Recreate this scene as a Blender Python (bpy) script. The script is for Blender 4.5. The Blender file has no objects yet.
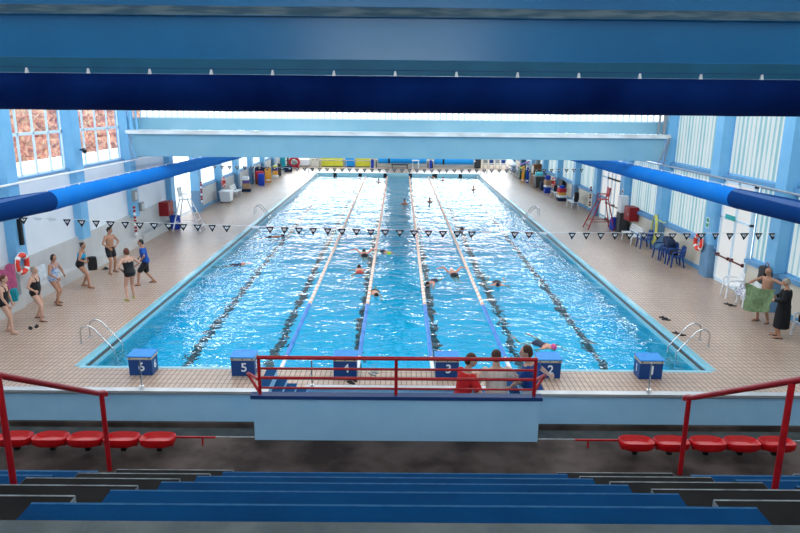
import bpy, bmesh, math, random
from mathutils import Vector as V, Matrix as Mx
random.seed(4)
PI = math.pi
EXPO = -0.03
SC = bpy.context.scene
COL = SC.collection

# ------------------------------------------------------------------ materials
MATS = {}
def mat(name, c, rough=0.55, metal=0.0, spec=0.3, noise=0.0, nscale=4.0, c2=None, emit=None, bump=0.0, bscale=40.0, stretch=(1, 1, 1), lo=0.35, hi=0.65):
    if name in MATS: return MATS[name]
    m = bpy.data.materials.new(name); m.use_nodes = True
    nt = m.node_tree; N = nt.nodes; L = nt.links
    b = N['Principled BSDF']
    b.inputs['Roughness'].default_value = rough
    b.inputs['Metallic'].default_value = metal
    b.inputs['Specular IOR Level'].default_value = spec
    b.inputs['Base Color'].default_value = (*c, 1)
    tc = N.new('ShaderNodeTexCoord'); mp = N.new('ShaderNodeMapping')
    mp.inputs['Scale'].default_value = stretch
    L.new(tc.outputs['Object'], mp.inputs['Vector'])
    if c2 is None and noise:
        c2 = tuple(max(0, x * (1 - noise)) for x in c)
    if c2 is not None:
        n = N.new('ShaderNodeTexNoise'); n.inputs['Scale'].default_value = nscale
        n.inputs['Detail'].default_value = 5
        L.new(mp.outputs[0], n.inputs['Vector'])
        r = N.new('ShaderNodeValToRGB')
        r.color_ramp.elements[0].position = lo; r.color_ramp.elements[1].position = hi
        r.color_ramp.elements[0].color = (*c, 1); r.color_ramp.elements[1].color = (*c2, 1)
        L.new(n.outputs['Fac'], r.inputs['Fac']); L.new(r.outputs['Color'], b.inputs['Base Color'])
    if bump:
        n2 = N.new('ShaderNodeTexNoise'); n2.inputs['Scale'].default_value = bscale
        L.new(mp.outputs[0], n2.inputs['Vector'])
        bp = N.new('ShaderNodeBump'); bp.inputs['Strength'].default_value = bump
        bp.inputs['Distance'].default_value = 0.02
        L.new(n2.outputs['Fac'], bp.inputs['Height']); L.new(bp.outputs[0], b.inputs['Normal'])
    if emit:
        b.inputs['Emission Color'].default_value = (*emit[0], 1)
        b.inputs['Emission Strength'].default_value = emit[1]
    MATS[name] = m
    return m

def tile_mat(name, c1, c2, mortar, bw, rh, mw, rough=0.3, axes='XY', stain=None, spec=0.5):
    m = bpy.data.materials.new(name); m.use_nodes = True
    nt = m.node_tree; N = nt.nodes; L = nt.links; b = N['Principled BSDF']
    b.inputs['Roughness'].default_value = rough
    b.inputs['Specular IOR Level'].default_value = spec
    tc = N.new('ShaderNodeTexCoord'); src = tc.outputs['Object']
    if axes != 'XY':
        s = N.new('ShaderNodeSeparateXYZ'); cb = N.new('ShaderNodeCombineXYZ')
        L.new(src, s.inputs[0]); L.new(s.outputs[axes[0]], cb.inputs['X']); L.new(s.outputs[axes[1]], cb.inputs['Y'])
        src = cb.outputs[0]
    br = N.new('ShaderNodeTexBrick'); br.offset = 0.0
    br.inputs['Scale'].default_value = 1; br.inputs['Brick Width'].default_value = bw; br.inputs['Row Height'].default_value = rh
    br.inputs['Mortar Size'].default_value = mw; br.inputs['Mortar Smooth'].default_value = 0.2
    br.inputs['Color1'].default_value = (*c1, 1); br.inputs['Color2'].default_value = (*c2, 1); br.inputs['Mortar'].default_value = (*mortar, 1)
    L.new(src, br.inputs['Vector'])
    out = br.outputs['Color']
    if stain:
        n = N.new('ShaderNodeTexNoise'); n.inputs['Scale'].default_value = stain[1]; n.inputs['Detail'].default_value = 6
        L.new(tc.outputs['Object'], n.inputs['Vector'])
        r = N.new('ShaderNodeValToRGB'); r.color_ramp.elements[0].position = .4; r.color_ramp.elements[1].position = .68
        r.color_ramp.elements[0].color = (1, 1, 1, 1); r.color_ramp.elements[1].color = (*stain[0], 1)
        L.new(n.outputs['Fac'], r.inputs['Fac'])
        mx = N.new('ShaderNodeMixRGB'); mx.blend_type = 'MULTIPLY'; mx.inputs[0].default_value = 1
        L.new(out, mx.inputs[1]); L.new(r.outputs[0], mx.inputs[2]); out = mx.outputs[0]
        # wet patches change the gloss
        r2 = N.new('ShaderNodeMapRange'); r2.inputs[1].default_value = .45; r2.inputs[2].default_value = .62
        r2.inputs[3].default_value = rough; r2.inputs[4].default_value = max(.08, rough - .07)
        L.new(n.outputs['Fac'], r2.inputs[0]); L.new(r2.outputs[0], b.inputs['Roughness'])
    L.new(out, b.inputs['Base Color'])
    MATS[name] = m
    return m

def emis_mat(name, c, strength, c_rib=None, ribs=None):
    """a lit translucent sheet: corrugation ribs pass less daylight"""
    m = bpy.data.materials.new(name); m.use_nodes = True
    nt = m.node_tree; N = nt.nodes; L = nt.links; b = N['Principled BSDF']
    b.inputs['Base Color'].default_value = (.15, .18, .19, 1); b.inputs['Roughness'].default_value = .4
    b.inputs['Emission Color'].default_value = (*c, 1); b.inputs['Emission Strength'].default_value = strength
    if ribs:
        tc = N.new('ShaderNodeTexCoord'); s = N.new('ShaderNodeSeparateXYZ'); L.new(tc.outputs['Object'], s.inputs[0])
        mu = N.new('ShaderNodeMath'); mu.operation = 'MULTIPLY'; mu.inputs[1].default_value = 2 * PI / ribs; L.new(s.outputs['Y'], mu.inputs[0])
        si = N.new('ShaderNodeMath'); si.operation = 'SINE'; L.new(mu.outputs[0], si.inputs[0])
        n = N.new('ShaderNodeTexNoise'); n.inputs['Scale'].default_value = .9; n.inputs['Detail'].default_value = 4; L.new(tc.outputs['Object'], n.inputs['Vector'])
        ad = N.new('ShaderNodeMath'); ad.operation = 'MULTIPLY_ADD'; L.new(n.outputs['Fac'], ad.inputs[0]); ad.inputs[1].default_value = 1.6; L.new(si.outputs[0], ad.inputs[2])
        r = N.new('ShaderNodeValToRGB'); r.color_ramp.elements[0].position = 0.0; r.color_ramp.elements[1].position = 1.0
        r.color_ramp.elements[0].color = (*c_rib, 1); r.color_ramp.elements[1].color = (*c, 1)
        L.new(ad.outputs[0], r.inputs['Fac'])
        L.new(r.outputs[0], b.inputs['Emission Color'])
    MATS[name] = m
    return m

M = {}
M['beam'] = mat('beam_blue_paint', (.24, .46, .58), .42, nscale=.7, c2=(.20, .42, .55))
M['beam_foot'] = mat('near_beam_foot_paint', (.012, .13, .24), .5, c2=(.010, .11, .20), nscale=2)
M['beam_near'] = mat('near_beam_paint', (.004, .17, .40), .27, spec=.45, c2=(.003, .145, .35), nscale=.6)
M['flange'] = mat('worn_flange_paint', (.04, .10, .15), .6, c2=(.14, .20, .23), nscale=5, stretch=(.35, 1, 3), lo=.42, hi=.62)
M['flange_top'] = mat('dirty_white_flange', (.82, .86, .88), .5, c2=(.60, .62, .62), nscale=3, stretch=(.4, 1, 1))
M['pillar'] = mat('pillar_pale_blue', (.21, .50, .76), .45, c2=(.17, .45, .72), nscale=1.5)
M['pillar_dark'] = mat('pillar_foot_blue', (.15, .30, .48), .5, c2=(.13, .26, .42), nscale=2)
M['white_wall'] = mat('white_wall_paint', (.78, .82, .86), .6, c2=(.72, .77, .82), nscale=.8)
M['dado'] = mat('grey_dado_paint', (.56, .57, .57), .45, c2=(.50, .51, .51), nscale=1.2)
M['cream'] = mat('cream_wall_paint', (.74, .70, .60), .55, c2=(.68, .63, .53), nscale=1.2)
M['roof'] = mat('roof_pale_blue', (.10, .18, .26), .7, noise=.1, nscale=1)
M['ledge'] = mat('blue_ledge_paint', (.14, .34, .58), .45, c2=(.11, .28, .50), nscale=3)
M['winframe'] = mat('window_frame_white_blue', (.66, .82, .93), .4)
M['whitemetal'] = mat('white_metal', (.86, .87, .88), .35)
M['redpaint'] = mat('red_rail_paint', (.50, .012, .018), .3, c2=(.40, .010, .016), nscale=6)
M['parapet'] = mat('parapet_light_blue', (.42, .72, .97), .55, c2=(.37, .67, .93), nscale=2.5, bump=.1, bscale=25)
M['capblue'] = mat('cap_navy_paint', (.015, .055, .20), .5)
M['coping'] = mat('grey_steel_coping', (.52, .54, .56), .35, .5, c2=(.42, .44, .46), nscale=3)
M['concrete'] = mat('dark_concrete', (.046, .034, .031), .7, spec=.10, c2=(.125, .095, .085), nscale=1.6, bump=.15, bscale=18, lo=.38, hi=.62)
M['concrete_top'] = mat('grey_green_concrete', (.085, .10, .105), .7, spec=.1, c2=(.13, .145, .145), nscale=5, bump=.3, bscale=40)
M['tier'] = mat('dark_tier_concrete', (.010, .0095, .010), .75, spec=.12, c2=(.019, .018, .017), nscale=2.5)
M['edge'] = mat('worn_pale_edge', (.38, .43, .46), .6, c2=(.18, .20, .21), nscale=7)
M['aisle'] = mat('blue_aisle_paint', (.0015, .062, .19), .75, spec=.06, c2=(.0015, .047, .145), nscale=2, bump=.12, bscale=30, lo=.4, hi=.7)
M['aisle_edge'] = mat('scuffed_blue_edge', (.005, .10, .27), .6, c2=(.025, .15, .32), nscale=14)
M['redseat'] = mat('red_seat_plastic', (.62, .008, .012), .22, c2=(.56, .007, .010), nscale=4)
M['steel'] = mat('polished_steel', (.62, .63, .64), .18, 1.0)
M['greymetal'] = mat('grey_metal', (.30, .32, .34), .4, .6)
M['duct'] = mat('blue_duct_fabric', (.004, .155, .56), .7, spec=.04, c2=(.010, .17, .55), nscale=1.2)
M['duct_dark'] = mat('navy_duct_fabric', (.004, .045, .20), .45, spec=.2, c2=(.005, .045, .17), nscale=1.5)
M['duct_cross'] = mat('navy_cross_duct_fabric', (.001, .009, .07), .8, spec=.03, c2=(.003, .022, .13), nscale=.8)
M['hole'] = mat('duct_nozzle_pale', (.30, .42, .62), .5)
def nozzle_mat():
    m = mat('navy_perforated_fabric', (.003, .035, .15), .8, spec=.03); nt = m.node_tree; N = nt.nodes; L = nt.links; b = N['Principled BSDF']
    tc = N.new('ShaderNodeTexCoord'); s = N.new('ShaderNodeSeparateXYZ'); L.new(tc.outputs['Object'], s.inputs[0])
    def mth(op, a, c=None):
        n = N.new('ShaderNodeMath'); n.operation = op
        for i, v in enumerate((a, c)):
            if v is None: continue
            if isinstance(v, (int, float)): n.inputs[i].default_value = v
            else: L.new(v, n.inputs[i])
        return n.outputs[0]
    an = mth('ARCTAN2', s.outputs['Z'], mth('ABSOLUTE', s.outputs['X']))      # 0 at the sides, pi/2 on top
    dots = mth('MULTIPLY', mth('GREATER_THAN', mth('SINE', mth('MULTIPLY', s.outputs['Y'], 2 * PI / .12)), .1), mth('GREATER_THAN', mth('SINE', mth('MULTIPLY', an, 2 * PI / .16)), -.1))
    band = mth('MULTIPLY', mth('GREATER_THAN', an, .30), mth('LESS_THAN', an, .92))
    f = mth('MULTIPLY', dots, band)
    mx = N.new('ShaderNodeMixRGB'); L.new(f, mx.inputs[0]); mx.inputs[1].default_value = (.003, .035, .15, 1); mx.inputs[2].default_value = (.22, .34, .58, 1); L.new(mx.outputs[0], b.inputs['Base Color'])
    return m
M['nozzle'] = nozzle_mat()
M['block_navy'] = mat('block_navy', (.008, .055, .21), .4)
M['block_lid'] = mat('block_lid_blue', (.03, .26, .66), .45, c2=(.025, .22, .60), nscale=8)
M['beige'] = mat('beige_band', (.52, .43, .30), .6)
M['white'] = mat('plain_white', (.85, .86, .87), .4)
M['whiteplastic'] = mat('white_plastic', (.82, .84, .85), .35)
M['black'] = mat('plain_black', (.012, .012, .014), .5)
M['navy'] = mat('navy_cloth', (.012, .025, .07), .8)
M['blueplastic'] = mat('blue_chair_plastic', (.010, .05, .21), .35)
M['orange'] = mat('orange_ring', (.78, .055, .03), .45)
M['tilewall'] = tile_mat('pool_wall_tile', (.30, .62, .72), (.26, .58, .69), (.18, .42, .50), .25, .125, .008, .25, axes='YZ')
M['tilewall_x'] = tile_mat('pool_end_tile', (.42, .70, .76), (.38, .66, .73), (.26, .50, .58), .25, .125, .008, .25, axes='XZ')
M['deck'] = tile_mat('deck_tile', (.52, .385, .30), (.46, .34, .265), (.12, .07, .05), .125, .25, .0105, .36, stain=((.88, .86, .84), .5))
M['gutter'] = mat('dark_gutter', (.004, .02, .035), .8, spec=.05)
M['ivy'] = mat('red_ivy', (.30, .075, .045), .8, c2=(.50, .30, .17), nscale=5, lo=.40, hi=.66, bump=.8, bscale=9)
M['outside'] = mat('pale_outside_wall', (.85, .83, .78), .8)
M['outground'] = mat('pale_outside_paving', (.78, .78, .76), .9)

def pool_floor_mat():
    m = bpy.data.materials.new('pool_floor_tile'); m.use_nodes = True
    nt = m.node_tree; N = nt.nodes; L = nt.links; b = N['Principled BSDF']; b.inputs['Roughness'].default_value = .5
    tc = N.new('ShaderNodeTexCoord'); s = N.new('ShaderNodeSeparateXYZ'); L.new(tc.outputs['Object'], s.inputs[0])
    def mth(op, a, b_=None, c=None):
        n = N.new('ShaderNodeMath'); n.operation = op
        for i, v in enumerate((a, b_, c)):
            if v is None: continue
            if isinstance(v, (int, float)): n.inputs[i].default_value = v
            else: L.new(v, n.inputs[i])
        return n.outputs[0]
    # lanes are 2.5 m apart, the six black lines lie at +-1.25, 3.75, 6.25
    w = mth('PINGPONG', mth('ADD', s.outputs['X'], 0.0), 1.25)     # 0 at 0,2.5 ; 1.25 at the lines
    line = mth('GREATER_THAN', w, 1.25 - .135)
    inx = mth('LESS_THAN', mth('ABSOLUTE', s.outputs['X']), 7.2)
    iny = mth('LESS_THAN', mth('ABSOLUTE', mth('SUBTRACT', s.outputs['Y'], 25.0)), 23.0)
    f = mth('MULTIPLY', mth('MULTIPLY', line, inx), iny)
    br = N.new('ShaderNodeTexBrick'); br.offset = 0; br.inputs['Scale'].default_value = 1
    br.inputs['Brick Width'].default_value = .25; br.inputs['Row Height'].default_value = .25; br.inputs['Mortar Size'].default_value = .008
    br.inputs['Color1'].default_value = (.003, .60, .93, 1); br.inputs['Color2'].default_value = (.003, .57, .91, 1); br.inputs['Mortar'].default_value = (.01, .52, .85, 1)
    L.new(tc.outputs['Object'], br.inputs['Vector'])
    mx = N.new('ShaderNodeMixRGB'); L.new(f, mx.inputs[0]); L.new(br.outputs[0], mx.inputs[1]); mx.inputs[2].default_value = (.004, .012, .03, 1)
    L.new(mx.outputs[0], b.inputs['Base Color'])
    return m

def water_mat():
    m = bpy.data.materials.new('pool_water'); m.use_nodes = True
    nt = m.node_tree; N = nt.nodes; L = nt.links
    N.remove(N['Principled BSDF']); out = N['Material Output']
    tc = N.new('ShaderNodeTexCoord')
    def noise(scale, sx, sy, det=2.0, dist=0.0):
        mp = N.new('ShaderNodeMapping'); mp.inputs['Scale'].default_value = (sx, sy, 1); L.new(tc.outputs['Object'], mp.inputs[0])
        n = N.new('ShaderNodeTexNoise'); n.inputs['Scale'].default_value = scale; n.inputs['Detail'].default_value = det
        n.inputs['Distortion'].default_value = dist; L.new(mp.outputs[0], n.inputs['Vector']); return n.outputs['Fac']
    a = noise(2.0, 1.0, 1.3, 2.0, .3); c = noise(.55, 1, 1.2, 1.0); d = noise(5.5, 1, 1.3, 1.0)
    def mul(x, k, y=None):
        n = N.new('ShaderNodeMath'); n.operation = 'MULTIPLY_ADD'; L.new(x, n.inputs[0]); n.inputs[1].default_value = k
        if y is None: n.inputs[2].default_value = 0
        else: L.new(y, n.inputs[2])
        return n.outputs[0]
    h = mul(d, WAVE[2], mul(c, WAVE[1], mul(a, WAVE[0])))
    bp = N.new('ShaderNodeBump'); bp.inputs['Strength'].default_value = 1.0; bp.inputs['Distance'].default_value = 1.0
    L.new(h, bp.inputs['Height'])
    g = N.new('ShaderNodeBsdfRefraction'); g.inputs['IOR'].default_value = 1.33; g.inputs['Roughness'].default_value = 0.0
    g.inputs['Color'].default_value = (.14, .98, 1, 1)
    gl = N.new('ShaderNodeBsdfGlossy'); gl.inputs['Roughness'].default_value = .02; gl.inputs['Color'].default_value = (1, 1, 1, 1)
    fr = N.new('ShaderNodeFresnel'); fr.inputs['IOR'].default_value = 1.33
    mx = N.new('ShaderNodeMixShader')
    for q in (g, gl, fr): L.new(bp.outputs[0], q.inputs['Normal'])
    L.new(fr.outputs[0], mx.inputs[0]); L.new(g.outputs[0], mx.inputs[1]); L.new(gl.outputs[0], mx.inputs[2])
    L.new(mx.outputs[0], out.inputs['Surface'])
    return m
WAVE = (.060, .12, .0065)
M['pool_floor'] = pool_floor_mat(); M['water'] = water_mat()

def glass_mat():
    m = bpy.data.materials.new('window_glass'); m.use_nodes = True
    nt = m.node_tree; N = nt.nodes; L = nt.links; N.remove(N['Principled BSDF'])
    t = N.new('ShaderNodeBsdfTransparent'); t.inputs[0].default_value = (.95, .98, 1, 1)
    g = N.new('ShaderNodeBsdfGlossy'); g.inputs['Roughness'].default_value = .03
    f = N.new('ShaderNodeLayerWeight'); f.inputs[0].default_value = .08
    x = N.new('ShaderNodeMixShader'); L.new(f.outputs[1], x.inputs[0]); L.new(t.outputs[0], x.inputs[1]); L.new(g.outputs[0], x.inputs[2])
    L.new(x.outputs[0], N['Material Output'].inputs['Surface']); return m
M['glass'] = glass_mat()
EM = dict(panel=.60, far=8.0, farup=.8, left=1.3, sky=.38, sky_near=2.7, stand=.85, door=.62)
M['panel'] = emis_mat('translucent_panel', (.86, .97, .98), EM['panel'], (.22, .56, .66), .30)
M['sidehigh'] = emis_mat('upper_lit_panel', (.92, .97, 1.0), 9.0, (.75, .90, .95), .30)
M['leftpanel'] = emis_mat('left_lit_panel', (.90, .97, 1.0), EM['left'], (.80, .92, .97), .24)
M['farpanel'] = emis_mat('far_lit_glazing', (.93, .97, 1.0), EM['far'])
M['farup'] = emis_mat('far_upper_glazing', (.80, .90, 1.0), EM['farup'])
M['doorglass'] = emis_mat('frosted_door_glass', (.96, .95, .93), EM['door'])
M['skylight'] = emis_mat('skylight_pane', (.97, .98, 1.0), EM['sky'])  # unseen glowing ceiling pane, added to light the far hall
M['skylight_near'] = emis_mat('near_skylight_pane', (.95, .98, 1.0), EM['sky_near'])  # stronger unseen roof pane, added to brighten the near pool
M['backpanel'] = emis_mat('back_window_pane', (.74, .91, 1.0), 10.0)
M['skylight_stand'] = emis_mat('stand_skylight_pane', (.95, .98, 1.0), EM['stand'])  # unseen roof pane over the stand, added to brighten it
M['clerestory'] = emis_mat('clerestory_pane', (1.0, .99, .98), 1.5)

# ------------------------------------------------------------------ mesh helpers
class B:
    def __init__(s): s.bm = bmesh.new(); s.mi = 0
    def _f(s, vs):
        try:
            f = s.bm.faces.new(vs); f.material_index = s.mi; return f
        except ValueError: return None
    def box(s, x0, x1, y0, y1, z0, z1, M4=None):
        c = [V((x, y, z)) for x in (x0, x1) for y in (y0, y1) for z in (z0, z1)]
        if M4: c = [M4 @ p for p in c]
        v = [s.bm.verts.new(p) for p in c]
        for q in ((0, 1, 3, 2), (4, 6, 7, 5), (0, 4, 5, 1), (2, 3, 7, 6), (0, 2, 6, 4), (1, 5, 7, 3)): s._f([v[i] for i in q])
        return s
    def prism(s, prof, axis, a, b):
        """profile of (u,w) points extruded along axis x or y"""
        def P(u, w, t): return (t, u, w) if axis == 'x' else ((u, t, w) if axis == 'y' else (u, w, t))
        A = [s.bm.verts.new(P(u, w, a)) for u, w in prof]; Bv = [s.bm.verts.new(P(u, w, b)) for u, w in prof]
        n = len(prof)
        for i in range(n): s._f([A[i], A[(i + 1) % n], Bv[(i + 1) % n], Bv[i]])
        s._f(A[::-1]); s._f(Bv); return s
    def ring(s, c, X, Y, rx, ry, n):
        return [s.bm.verts.new(c + X * (rx * math.cos(2 * PI * i / n)) + Y * (ry * math.sin(2 * PI * i / n))) for i in range(n)]
    def loft(s, rings, closed=True, loop=False):
        k = len(rings); n = len(rings[0])
        for a in range(k if loop else k - 1):
            r0, r1 = rings[a], rings[(a + 1) % k]
            for i in range(n): s._f([r0[i], r0[(i + 1) % n], r1[(i + 1) % n], r1[i]])
        if closed and not loop: s._f(rings[0][::-1]); s._f(rings[-1])
        return s
    def tube(s, pts, r, n=8, loop=False, ell=None):
        pts = [V(p) for p in pts]; rr = r if isinstance(r, (list, tuple)) else [r] * len(pts)
        rings = []; k = len(pts); up = None
        for i, p in enumerate(pts):
            a = pts[i - 1] if (i > 0 or loop) else p; b = pts[(i + 1) % k] if (i < k - 1 or loop) else p
            d = (b - a).normalized()
            if up is None: up = V((0, 0, 1)) if abs(d.z) < .9 else V((0, 1, 0))
            X = d.cross(up)
            if X.length < 1e-4: X = d.cross(V((1, 0, 0)))
            X.normalize(); Y = X.cross(d).normalized(); up = Y
            rings.append(s.ring(p, X, Y, rr[i], rr[i] * (ell or 1), n))
        return s.loft(rings, True, loop)
    def ball(s, c, rx, ry=None, rz=None, n=12, R=None):
        ry = ry or rx; rz = rz or rx; c = V(c); h = max(4, n // 2); rings = []
        R = R or Mx.Identity(3)
        for j in range(1, h):
            t = PI * j / h
            rings.append([s.bm.verts.new(c + R @ V((rx * math.sin(t) * math.cos(2 * PI * i / n), ry * math.sin(t) * math.sin(2 * PI * i / n), rz * math.cos(t)))) for i in range(n)])
        s.loft(rings, False)
        a = s.bm.verts.new(c + R @ V((0, 0, rz))); b = s.bm.verts.new(c + R @ V((0, 0, -rz)))
        for i in range(n):
            s._f([a, rings[0][i], rings[0][(i + 1) % n]]); s._f([b, rings[-1][(i + 1) % n], rings[-1][i]])
        return s
    def torus(s, c, R, r, axis='x', n=32, m=12):
        pts = []
        for i in range(n):
            t = 2 * PI * i / n; u, w = R * math.cos(t), R * math.sin(t)
            pts.append(V(c) + V({'x': (0, u, w), 'y': (u, 0, w), 'z': (u, w, 0)}[axis]))
        return s.tube(pts, r, m, True)
    def obj(s, name, m, parent=None, smooth=False, bevel=0):
        bmesh.ops.recalc_face_normals(s.bm, faces=s.bm.faces)
        if bevel:
            bmesh.ops.bevel(s.bm, geom=[e for e in s.bm.edges if e.is_manifold and e.calc_face_angle(0) > .6], offset=bevel, segments=2, affect='EDGES', profile=.6)
        me = bpy.data.meshes.new(name); s.bm.to_mesh(me); s.bm.free()
        for x in (m if isinstance(m, (list, tuple)) else [m]): me.materials.append(x)
        if smooth:
            for p in me.polygons: p.use_smooth = True
            if hasattr(me, 'set_sharp_from_angle'): me.set_sharp_from_angle(angle=math.radians(45))
        o = bpy.data.objects.new(name, me); COL.objects.link(o)
        if parent: o.parent = parent
        return o

def tag(o, label=None, cat=None, group=None, kind=None):
    if label: o['label'] = label
    if cat: o['category'] = cat
    if group: o['group'] = group
    if kind: o['kind'] = kind
    return o
def thing(name, label, cat, loc=(0, 0, 0), rz=0, group=None):
    o = bpy.data.objects.new(name, None); COL.objects.link(o); o.location = loc; o.rotation_euler = (0, 0, rz)
    return tag(o, label, cat, group)
def struct(o): o['kind'] = 'structure'; return o
def kids(o): return [c for c in bpy.data.objects if c.parent == o]
def dup(root, loc, rz=None, label=None, group=None):
    allo = list(bpy.data.objects)
    def cp(o, par):
        c = o.copy(); COL.objects.link(c)
        if par: c.parent = par
        for k in allo:
            if k.parent == o: cp(k, c)
        return c
    r = cp(root, None); r.location = loc
    if rz is not None: r.rotation_euler = (0, 0, rz)
    if label: r['label'] = label
    if group: r['group'] = group
    return r
def Rz(a): return Mx.Rotation(a, 4, 'Z')

# ------------------------------------------------------------------ camera
cd = bpy.data.cameras.new('camera'); cam = bpy.data.objects.new('camera', cd); COL.objects.link(cam); SC.camera = cam
cd.sensor_width = 36; cd.lens = 653.5167 * 36 / 800; cd.clip_end = 300; cd.clip_start = .05
_p, _yw, _rl = .2399, .0047, .0094
fw = V((math.sin(_yw) * math.cos(_p), math.cos(_yw) * math.cos(_p), -math.sin(_p)))
r_ = fw.cross(V((0, 0, 1))).normalized(); u_ = r_.cross(fw)
r2, u2 = r_ * math.cos(_rl) + u_ * math.sin(_rl), u_ * math.cos(_rl) - r_ * math.sin(_rl)
mm = Mx((r2, u2, -fw)).transposed().to_4x4(); mm.translation = V((0, -15.5, 6.46)); cam.matrix_world = mm

# ------------------------------------------------------------------ pool and deck
HW, L, XW, YF, YB = 8.0, 50.0, 12.75, 57.3, -18.5       # pool half width, length, wall, far wall, back wall
b = B(); b.box(-XW, -HW, -5.0, YF, -.35, 0); b.box(HW, XW, -5.0, YF, -.35, 0); b.box(-HW, HW, -5.0, 0, -.35, 0); b.box(-HW, HW, L, YF, -.35, 0)
floor = struct(b.obj('floor', M['deck']))
b = B(); b.box(-HW, HW, 0, L, -2.4, -2.25); struct(b.obj('pool_floor', M['pool_floor']))
for sx, nm in ((-1, 'left'), (1, 'right')):
    b = B(); p = [(0, .006), (-.10, .006), (-.10, 0.0), (-.02, -.005), (-.0, -.07), (.12, -.075), (.12, -.19), (-.0, -.195), (.0, -2.26), (.14, -2.26), (.3, -.36), (.3, -.004)]
    prof = [(sx * (HW + u), w) for u, w in [(.16, .006), (.0, .006), (-.02, -.02), (-.02, -.075), (.13, -.08), (.13, -.19), (-.02, -.195), (-.02, -2.26), (.16, -2.26)]]
    b.prism(prof, 'y', 0, L); struct(b.obj('pool_wall_' + nm, M['tilewall']))
    b = B(); b.box(min(sx * (HW + .112), sx * (HW + .125)), max(sx * (HW + .112), sx * (HW + .125)), .02, L - .02, -.188, -.082); struct(b.obj('trim_1' if sx < 0 else 'trim_2', M['gutter']))
b = B(); b.box(-HW, HW, -.12, .02, -2.26, .006); struct(b.obj('pool_wall_near', M['tilewall_x']))
b = B(); b.box(-HW, HW, L - .02, L + .14, -2.26, .006); b.mi = 1
for k in range(6):
    x = -6.25 + 2.5 * k; b.box(x - .17, x + .17, L - .035, L - .015, -2.0, -.02)
struct(b.obj('pool_wall_far', [M['tilewall_x'], M['black']]))
b = B(); _g = [[b.bm.verts.new((-HW + .026 + (2 * HW - .052) * i / 16, .02 + (L - .04) * j / 50, -.30)) for i in range(17)] for j in range(51)]
for j in range(50):
    for i in range(16): b._f([_g[j][i], _g[j][i + 1], _g[j + 1][i + 1], _g[j + 1][i]])
w = b.obj('pool_water', M['water'])
if w.data.polygons[0].normal.z < 0: w.data.flip_normals()
w.data.update(); tag(w, 'rippled clear blue water filling the six lane pool', 'water', kind='stuff')

# ------------------------------------------------------------------ hall shell
WIN = 0
def bay_frame(name, sx, y0, y1, z0, z1, ny, nz, mpane, fm, rib=False, x=12.62):
    """one window bay: frame with mullions as one object, its pane as child"""
    global WIN; WIN += 1
    b = B(); X0, X1 = sorted((sx * (x - .03), sx * (x + .03)))
    t = .055
    b.box(X0, X1, y0, y1, z0, z0 + t); b.box(X0, X1, y0, y1, z1 - t, z1); b.box(X0, X1, y0, y0 + t, z0, z1); b.box(X0, X1, y1 - t, y1, z0, z1)
    for i in range(1, ny): yy = y0 + (y1 - y0) * i / ny; b.box(X0, X1, yy - .028, yy + .028, z0, z1)
    for zz in nz: b.box(X0, X1, y0, y1, zz - .05, zz + .05)
    f = struct(b.obj('window_%d' % WIN, fm))
    b = B()
    if rib:
        prof = []; n = int((y1 - y0) / .06)
        for i in range(n + 1): prof.append((sx * (x + .0 - .018 * math.cos(2 * PI * (i * .06) / .24)), y0 + (y1 - y0) * i / n))
        for i in range(n + 1)[::-1]: prof.append((sx * (x + .05 - .018 * math.cos(2 * PI * (i * .06) / .24)), y0 + (y1 - y0) * i / n))
        b.prism([(q[0], q[1]) for q in prof], 'z', z0 + .03, z1 - .03)
    else: b.box(*sorted((sx * (x - .004), sx * (x + .004))), y0 + .02, y1 - .02, z0 + .02, z1 - .02)
    b.obj('pane', mpane, f, smooth=rib)
    return f
PY = [-10, -5, .05, 5.35, 9.85, 14.95, 20.1, 25.0, 30, 35, 40, 45, 50, 55]
ZR1, ZR2 = 9.3, 6.75       # roof of the near and the far part of the hall
for sx, nm in ((-1, 'left'), (1, 'right')):
    for i, y in enumerate(PY):
        X0, X1 = sorted((sx * 12.2, sx * 12.72)); b = B(); zt = ZR1 if y < 16 else ZR2
        b.box(X0, X1, y - .35, y + .25, 1.32, zt)
        b.mi = 1; b.box(X0, X1, y - .38, y + .28, 0, 1.32)
        foot = M['dado'] if (sx < 0 and y < 19) else M['pillar_dark']
        struct(b.obj('pillar_%s_%d' % (nm, i + 1), [M['pillar'], foot]))
bays = [(PY[i] + .25, PY[i + 1] - .35) for i in range(len(PY) - 1)]
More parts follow.
